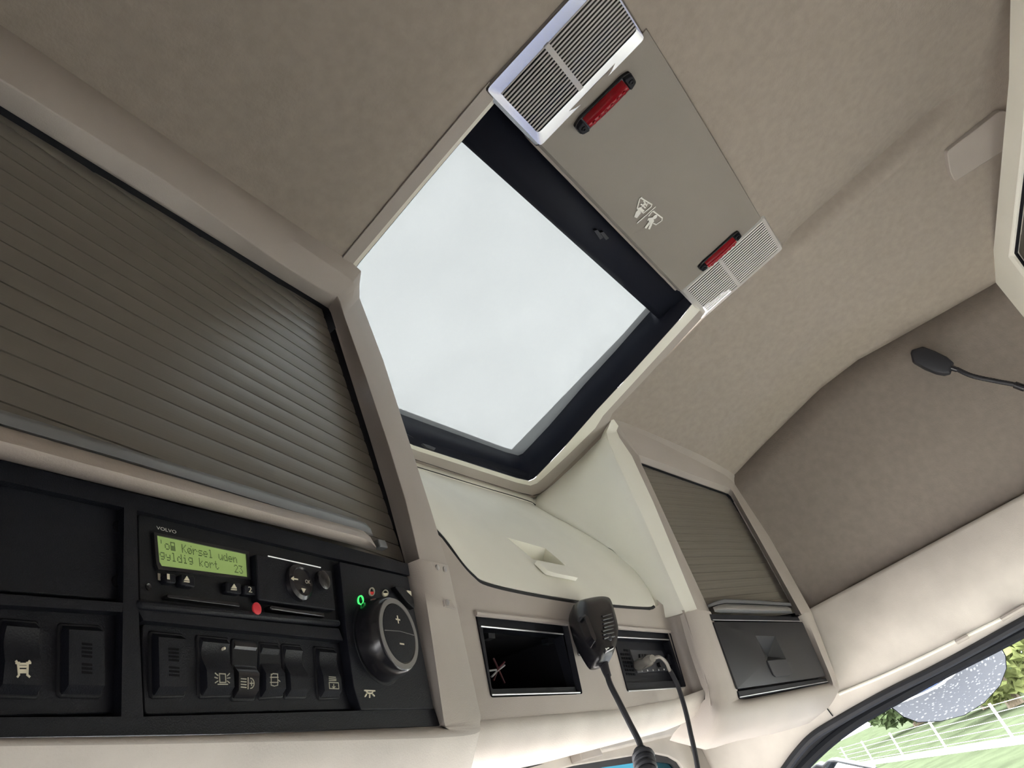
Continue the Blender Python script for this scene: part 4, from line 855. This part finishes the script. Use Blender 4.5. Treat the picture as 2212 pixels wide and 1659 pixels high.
mesh('top_cap', *loft([dense(k[6:], 4) for k in (Q_fl, Q_rd)]), 'trim', cabR, angle=60)
sh = mesh('roller_shutter', *prism(FRU, [(-.018, -.02), (.43, -.02), (.43, .36), (-.018, .36)], -.045, -.034), 'dark', cabR, smooth=False)
pR_ = (FRU.uv(1384, 999, -.02)[1])/20; slat_me = None
prof2 = [(0, -.0016), (.03, -.0002), (.22, .0001), (.5, .0002), (.78, .0001), (.97, -.0002), (1, -.0016)]
for k in range(22):
    v = .004+pR_*(k-1)
    if slat_me is None:
        V, Fc = loft([[FRU.pt(u, v+pR_*a, -.022+b) for a, b in prof2] for u in (-.016, .425)])
        s = mesh('slat', V, Fc+[tuple(range(7)), tuple(range(7, 14))], 'slat2', sh, angle=50); slat_me = s.data; base = WLOC[s.name].copy(); s0 = v
    else: link('slat', slat_me, None, sh, base+FRU.v*(v-s0))
bar(FRU, [(1529, 1306), (1545, 1299), (1563, 1293), (1630, 1296), (1708, 1302)], [(1530, 1313), (1546, 1309), (1568, 1304), (1630, 1306), (1710, 1310)], [(0, -.022), (.15, -.006), (.8, -.005), (1, -.010)], 'handle_strip', 'satin', cabR, angle=30)
bar(FRU, [(1540, 1312), (1552, 1306), (1570, 1304), (1630, 1306), (1700, 1310), (1708, 1314)], [(1544, 1322), (1556, 1324), (1572, 1324), (1632, 1325), (1703, 1325), (1712, 1325)], [(0, -.012), (.08, .0), (.3, .006), (.6, .006), (.9, -.002), (1, -.012)], 'shutter_handle', 'silver', cabR, angle=60)
# lower frame round the drawer
def rl(px, py, n=0.): return FR.hit(px, py, n)
S_fl = [rl(1481, 1323, -.012), rl(1503, 1401, -.012), rl(1528, 1474, -.012), rl(1534, 1505, -.012), rl(1560, 1548, -.006), rl(1640, 1538, -.004), rl(1720, 1526, -.004), rl(1778, 1512, -.004), rl(1800, 1499, -.004), rl(1812, 1484, -.004), rl(1790, 1420), rl(1753, 1322)]
S_rd = [rl(1506, 1316), rl(1530, 1390), rl(1553, 1462), rl(1563, 1497), rl(1585, 1524), rl(1645, 1515), rl(1720, 1501), rl(1768, 1490), rl(1790, 1484), rl(1799, 1476), rl(1775, 1415), rl(1738, 1324)]
S_in = [rl(1535, 1321, -.010), rl(1556, 1380, -.010), rl(1580, 1450, -.010), rl(1593, 1490, -.010), rl(1601, 1510, -.010), rl(1650, 1503, -.010), rl(1720, 1489, -.010), rl(1765, 1479, -.010), rl(1785, 1475, -.010), rl(1789, 1468, -.010), rl(1765, 1412, -.010), rl(1728, 1330, -.010)]
S_f1 = [p+np.array([0, .004, 0]) if i < 4 or i > 8 else p+np.array([0, .018, -.016]) for i, p in enumerate(S_fl)]
S_f2 = [p+np.array([0, .01, 0]) if i < 4 or i > 8 else p+np.array([0, .06, -.024]) for i, p in enumerate(S_fl)]
S_f3 = [p+np.array([0, .012, 0]) if i < 4 or i > 8 else p+np.array([0, .10, .004]) for i, p in enumerate(S_fl)]
SL = [spline(k, 4) for k in (S_f3, S_f2, S_f1, S_fl, S_rd, S_in, [p+np.array([0, .02, 0]) for p in S_in])]
mesh('lower_frame', *loft(SL), 'trim', cabR, angle=80)
mesh('drawer_surround', *prism(FR, FR.uvs([(1533, 1319), (1729, 1329), (1792, 1476), (1600, 1513)], -.03), -.05, -.03), 'black2', cabR)
drw = mesh('drawer', *prism(FR, rounded(FR.uvs([(1541, 1343), (1734, 1344), (1784, 1461), (1594, 1488)], -.005), .003, 3), -.032, -.005), 'drawer', cabR, bevel=.0015)
mesh('top_lip', *prism(FR, FR.uvs([(1536, 1325), (1728, 1331), (1733, 1342), (1540, 1339)], -.004), -.02, -.008), 'black', cabR, bevel=.001)
mesh('top_line', *tube([rl(1540, 1339, -.006), rl(1733, 1342, -.006)], .0008, 6), 'silver', cabR)
mesh('bottom_lip', *prism(FR, FR.uvs([(1595, 1492), (1785, 1464), (1790, 1474), (1600, 1509)], -.006), -.02, -.007), 'black', cabR, bevel=.0012)
mesh('bottom_line', *tube([rl(1598, 1506, -.005), rl(1788, 1472, -.005)], .0008, 6), 'silver', cabR)
hq = FR.uvs([(1632, 1373), (1674, 1374), (1698, 1423), (1657, 1427)], -.0048)
hp = [FR.pt(*p, .01) for p in hq]; hp2 = [FR.pt(*p, -.005) for p in hq]; deep = FR.pt(*FR.uv(1660, 1418, -.026), -.028)
cut(drw, hp+hp2+[deep], [(0, 1, 2, 3), (0, 4, 5, 1), (1, 5, 6, 2), (2, 6, 7, 3), (3, 7, 4, 0), (4, 8, 5), (5, 8, 6), (6, 8, 7), (7, 8, 4)], smooth=False)
mesh('drawer_latch', *prism(FR, rounded(FR.uvs([(1657, 1427), (1698, 1424), (1711, 1455), (1706, 1459), (1676, 1462), (1671, 1458)], -.003), .001, 2), -.006, -.0025), 'softblack', drw, bevel=.001)

# ------------------------------------------------------------------ WINDSCREEN HEADER, windscreen corner
FW = Frame((1.2, .70, .1), (1, 0, 0), (0, -.12, 1))
trim_1 = sroot('trim_1', FW.pt(0, 0))
hd = FW.uvs([(600, 1800), (640, 1660), (900, 1560), (1560, 1440), (1790, 1400), (1700, 1560), (1600, 1660), (1560, 1800), (1495, 1800), (1487, 1690), (1478, 1662), (1465, 1645), (1445, 1634), (1415, 1628), (1390, 1629), (1240, 1655), (1100, 1690), (900, 1760)])
mesh('header_panel', *prism(FW, hd, -.02, 0), 'lit_dusty', trim_1, bevel=.003)
mesh('visor_rail', *prism(FW, FW.uvs([(1290, 1606), (1400, 1585), (1560, 1530), (1600, 1508), (1610, 1530), (1500, 1577), (1300, 1625)], .02), .0, .02), 'lit_dusty', trim_1, bevel=.004)
mesh('visor_clip', *prism(FW, FW.uvs([(1250, 1622), (1292, 1612), (1302, 1632), (1256, 1644)], .02), .0, .022), 'trim', trim_1, bevel=.002)
mesh('visor_strip', *prism(FW, FW.uvs([(1010, 1662), (1130, 1626), (1270, 1606), (1272, 1618), (1130, 1646), (1000, 1690)], .02), .0, .012), 'lit_dusty', trim_1, bevel=.002)
mesh('visor_label', *prism(FW, FW.uvs([(1108, 1640), (1150, 1630), (1152, 1634), (1110, 1644)], .022), .010, .014), 'trim', trim_1)
window_3 = sroot('window_3', (1.2, .72, 0))
FV = Frame((1.2, .715, .05), (1, 0, 0), (0, -.2, 1))
wo = rounded(FV.uvs([(900, 1800), (1000, 1690), (1120, 1655), (1240, 1645), (1400, 1622), (1476, 1634), (1495, 1700), (1500, 1850)]), .02, 4); wi = rounded(FV.uvs([(920, 1830), (1020, 1720), (1130, 1685), (1260, 1664), (1395, 1644), (1450, 1650), (1476, 1712), (1480, 1850)]), .018, 4)
mesh('black_border', *ring(FV, wo, wi, -.003, .003), 'rubber', window_3)
mesh('pane', *prism(FV, wi, -.002, .0), 'tint', window_3)

# ------------------------------------------------------------------ REAR CABINET, cover plate, reading lamp
FB = Frame((1.8, -.414, .5), (-1, -.20, 0), (0, -.05, 1))
FB = Frame(onX(2139, 600, 1.8), on_plane(2179, 0, (0, 0, 1), .775)-onX(2139, 600, 1.8), onX(2212, 690, 1.8)-onX(2139, 600, 1.8))
if FB.n[1] < 0: FB = Frame(FB.o, FB.u, -FB.v)
cabB = thing('rear_cabinet', 'pale framed cabinet at the upper right edge behind the seats', 'cabinet', FB.pt(.3, 0))
sv = 1 if FB.uv(2212, 690)[1] > 0 else -1
ob = FB.uvs([(2139, 600), (2178, 160), (2181, -40), (2190, -420), (2700, -420), (2700, 1320), (2212, 690)])
ib = FB.uvs([(2180, 553), (2206, 336), (2214, 240), (2240, -200), (2600, -200), (2600, 1080), (2216, 602)])
ib0 = [p for p in FB.uvs([(2184, 552), (2209, 336), (2218, 240), (2244, -196), (2596, -196), (2596, 1074), (2219, 601)])]
mesh('cabinet_frame', *loft([[FB.pt(*p, -.06) for p in ob], [FB.pt(*p, 0) for p in ob], [FB.pt(*p, 0) for p in ib], [FB.pt(*p, -.015) for p in ib0]], True), 'cream', cabB, bevel=.005, angle=30)
mesh('door_seal', *tube([FB.pt(*p, -.010) for p in ib0+[ib0[0]]], .003, 8), 'black2', cabB)
mesh('door_panel', *prism(FB, ib0, -.03, -.016), 'slat', cabB, smooth=False)
cpx = [(2046, 328), (2160, 240), (2176, 240), (2174, 322), (2063, 393), (2053, 372)]
cpp = [on_ceil(*p) for p in cpx]
cc = np.mean(cpp, 0); fn = Frame(cc, cpp[1]-cpp[0], cpp[4]-cpp[0])
if fn.n[2] > 0: fn = Frame(cc, cpp[1]-cpp[0], -(cpp[4]-cpp[0]))
cpl = mesh('cover_plate', *prism(fn, rounded(fn.uvs(cpx, .011), .006, 3), -.004, .011), 'trim', bevel=.002)
tag(cpl, 'flat beige cover plate on the ceiling touching the pale rear cabinet frame', 'cover')
gn = thing('reading_lamp', 'black gooseneck reading lamp against the brown fabric side wall', 'lamp', onX(2212, 838, 1.77))
FG = Frame(onX(2015, 780, 1.765), onX(2060, 795, 1.765)-onX(1970, 768, 1.765), (0, 0, 1))
if FG.n[0] > 0: FG = Frame(FG.o, FG.u, -FG.v)
hl = FG.uvs([(1967, 764), (1970, 756), (1993, 749), (2020, 759), (2047, 772), (2061, 785), (2054, 808), (2042, 811), (2022, 808), (1995, 797), (1971, 783)]); hcn = np.mean(hl, 0)
sc = lambda k: [hcn+(p-hcn)*k for p in hl]
V, Fc = loft([[FG.pt(*p, -.016) for p in sc(.8)], [FG.pt(*p, -.010) for p in sc(.95)], [FG.pt(*p, .002) for p in sc(1)], [FG.pt(*p, .009) for p in sc(.9)], [FG.pt(*p, .012) for p in sc(.6)]], True)
n_o = len(hl); mesh('lamp_head', V, Fc+[tuple(range(n_o)), tuple(range(len(V)-n_o, len(V)))], 'softblack', gn, angle=45, bevel=.0015)
mesh('neck_collar', *tube([FG.hit(2054, 794, .0), FG.hit(2068, 799, .0)], [.007, .0055], 12), 'gloss', gn)
npts = spline([FG.hit(2066, 797, 0), FG.hit(2100, 812, .0), FG.hit(2150, 823, -.002), FG.hit(2195, 832, -.002), FG.hit(2250, 850, -.004), FG.hit(2300, 880, -.012)], 14)
mesh('gooseneck', *tube(npts, [.0046+.0006*(i % 2) for i in range(len(npts))], 10), 'rubber', gn, angle=60)
mesh('neck_joint', *tube([FG.hit(2192, 831, -.001), FG.hit(2214, 839, -.001)], .0075, 12), 'gloss', gn)
mesh('wall_mount', *tube([FG.hit(2298, 878, -.012), FG.hit(2302, 881, -.04)], .018, 16), 'black', gn)

# ------------------------------------------------------------------ OUTSIDE
gz = -2.45
def ground(name, pts, z, material): return mesh(name, [np.array([x, y, z]) for x, y in pts]+[np.array([x, y, z-.05]) for x, y in pts], [tuple(range(len(pts))), tuple(range(2*len(pts)-1, len(pts)-1, -1))]+[(j, (j+1) % len(pts), len(pts)+(j+1) % len(pts), len(pts)+j) for j in range(len(pts))], material, smooth=False)
yard = struct(ground('ground', [(-60, -60), (10, -60), (10, 60), (-60, 60)], gz, 'path'))
apron = struct(ground('apron', [(1.95, -9), (7, -9), (7, 14), (1.95, 14)], gz+.006, 'asphalt'))
lawn = struct(ground('lawn', [(10, -60), (140, -60), (140, 110), (10, 110)], gz, 'grass'))
def gp(px, py): return onZ(px, py, gz)
p1, p2 = gp(2193, 1600), gp(2048, 1622); dv = (p2-p1); dl = np.linalg.norm(dv[:2]); du = dv/dl
pn = np.array([-du[1], du[0], 0])
pathm = struct(ground('gravel_path', [tuple((p1+du*a+pn*b)[:2]) for a, b in ((-12, -.45), (70, -.45), (70, .45), (-12, .45))], gz+.01, 'path'))
yard_left = struct(ground('apron_left', [(-3.4, -12), (1.9, -12), (1.9, 16), (-3.4, 16)], gz+.004, 'asphalt'))
fen = thing('wire_fence', 'white posted wire fence beyond the door window', 'fence', p1)
for k in range(-2, 5):
    b = p1+du*dl*k; mesh('post', *tube([b, b+np.array([0, 0, 1.15])], .045, 8), 'post', fen)
for k in range(5):
    a = p1-du*dl*2.2+np.array([0, 0, .2+k*.22]); b = p1+du*dl*4.2+np.array([0, 0, .2+k*.22]); mesh('wire', *tube([a, b], .008, 5), 'steelw', fen)
def tree(name, label, at, h, w, material, group):
    t = thing(name, label, 'tree', at, group)
    mesh('trunk', *tube([at, at+np.array([.05, 0, h*.4]), at+np.array([0, .1, h*.7])], [w*.07, w*.055, w*.03], 8), 'bark', t)
    mb = MB()
    for k in range(650):
        d = rng.normal(size=3); d /= np.linalg.norm(d); rr = rng.uniform(.55, 1.0)**.5
        c = at+np.array([0, 0, h*.60])+d*rr*np.array([w*.5, w*.5, h*.42])*(1+.15*math.sin(5*d[0]+3*d[2]))
        s = w*rng.uniform(.045, .085); a = rng.normal(size=3); a /= np.linalg.norm(a); b = np.cross(a, rng.normal(size=3)); b /= np.linalg.norm(b); c2 = np.cross(a, b)*.35
        mb.add([c-a*s, c+b*s*.6+c2*s, c+a*s, c-b*s*.6+c2*s], [(0, 1, 2), (0, 2, 3)])
    f = mb.build('foliage', material, t, smooth=False, recalc=False); f['kind'] = 'stuff'
for (px, D, hh, ww, m, lab) in ((2222, 44, 3.2, 5.5, 'leafy', 'yellow green tree beyond the fence at the right edge'), (2160, 52, 2.6, 5.5, 'leafd', 'dark green bushy tree behind the nearest fence post'), (2085, 62, 3.0, 6, 'leafy', 'yellow green bushy tree low behind the outside mirror'), (1985, 70, 3.4, 7, 'leafd', 'pale distant tree left of the fence')):
    r = ray(px, 1560); d = r/np.hypot(r[0], r[1]); tree('leafy_tree', lab, np.array([d[0]*D, d[1]*D, gz]), hh, ww, m, 'trees beyond the fence')
# kerb mirror over the passenger door, and the tip of the main mirror
rm = onX(2060, 1480, 2.12); tocam = -rm/np.linalg.norm(rm); dn = np.array([-.05, -.10, -1.]); dn /= np.linalg.norm(dn); nm = tocam+dn; nm /= np.linalg.norm(nm)
uu = np.cross((0, 0, 1.), nm)
FK = Frame(rm, uu, np.cross(nm, uu))
km = thing('kerb_mirror', 'rounded outside mirror hanging above the door window showing speckled asphalt', 'mirror', rm)
kout = FK.uvs([(1990, 1340), (2130, 1330), (2163, 1396), (2178, 1424), (2180, 1451), (2166, 1488), (2132, 1525), (2089, 1552), (2038, 1565), (1988, 1567), (1957, 1555), (1923, 1528), (1915, 1470), (1930, 1400)])
kc2 = np.mean(kout, 0); sc = lambda k: [kc2+(p-kc2)*k for p in kout]
nk = len(kout)
V, Fc = loft([[FK.pt(*p, -.012*k*k) for p in sc(k)] for k in (1, .85, .7, .55, .4, .25, .1)], True); Fc.append(tuple(range(6*nk, 7*nk)))
mesh('mirror_glass', V, Fc, 'mirror', km, angle=80)
V, Fc = loft([[FK.pt(*p, -.013) for p in sc(1.0)], [FK.pt(*p, -.012) for p in sc(1.015)], [FK.pt(*p, -.02) for p in sc(1.02)], [FK.pt(*p, -.06) for p in sc(.8)], [FK.pt(*p, -.08) for p in sc(.3)]], True); Fc.append(tuple(range(4*nk, 5*nk)))
mesh('mirror_shell', V, Fc, 'black', km)
mesh('mirror_arm', *tube([FK.pt(*kc2, -.06), np.array([2.0, rm[1], rm[2]+.25]), np.array([1.86, rm[1], rm[2]+.32])], .018, 8), 'black', km)
wm = thing('wing_mirror', 'top edge of the main wing mirror outside at the lower right', 'mirror', onX(1800, 1800, 2.1))
FWm = Frame(onX(1800, 1700, 2.1), (0, -1, 0), (0, 0, 1))
wq = FWm.uvs([(1740, 1668), (1762, 1650), (1775, 1654), (1786, 1643), (1800, 1642), (1884, 1659), (1900, 1700), (1880, 1960), (1700, 1960)])
mesh('mirror_shell', *prism(FWm, wq, -.06, -.004), 'rubber', wm, bevel=.004)
wq2 = FWm.uvs([(1780, 1662), (1790, 1646), (1802, 1646), (1880, 1662), (1892, 1702), (1874, 1940), (1760, 1940)])
mesh('mirror_glass', *prism(FWm, wq2, -.005, .0), 'mirror', wm)
# the truck's own door skin, seen in the kerb mirror
dk = MB().add(*box((1.88, -.55, -1.9), (1.93, .62, -.64))).build('door_1', 'blue', bevel=.01); struct(dk)
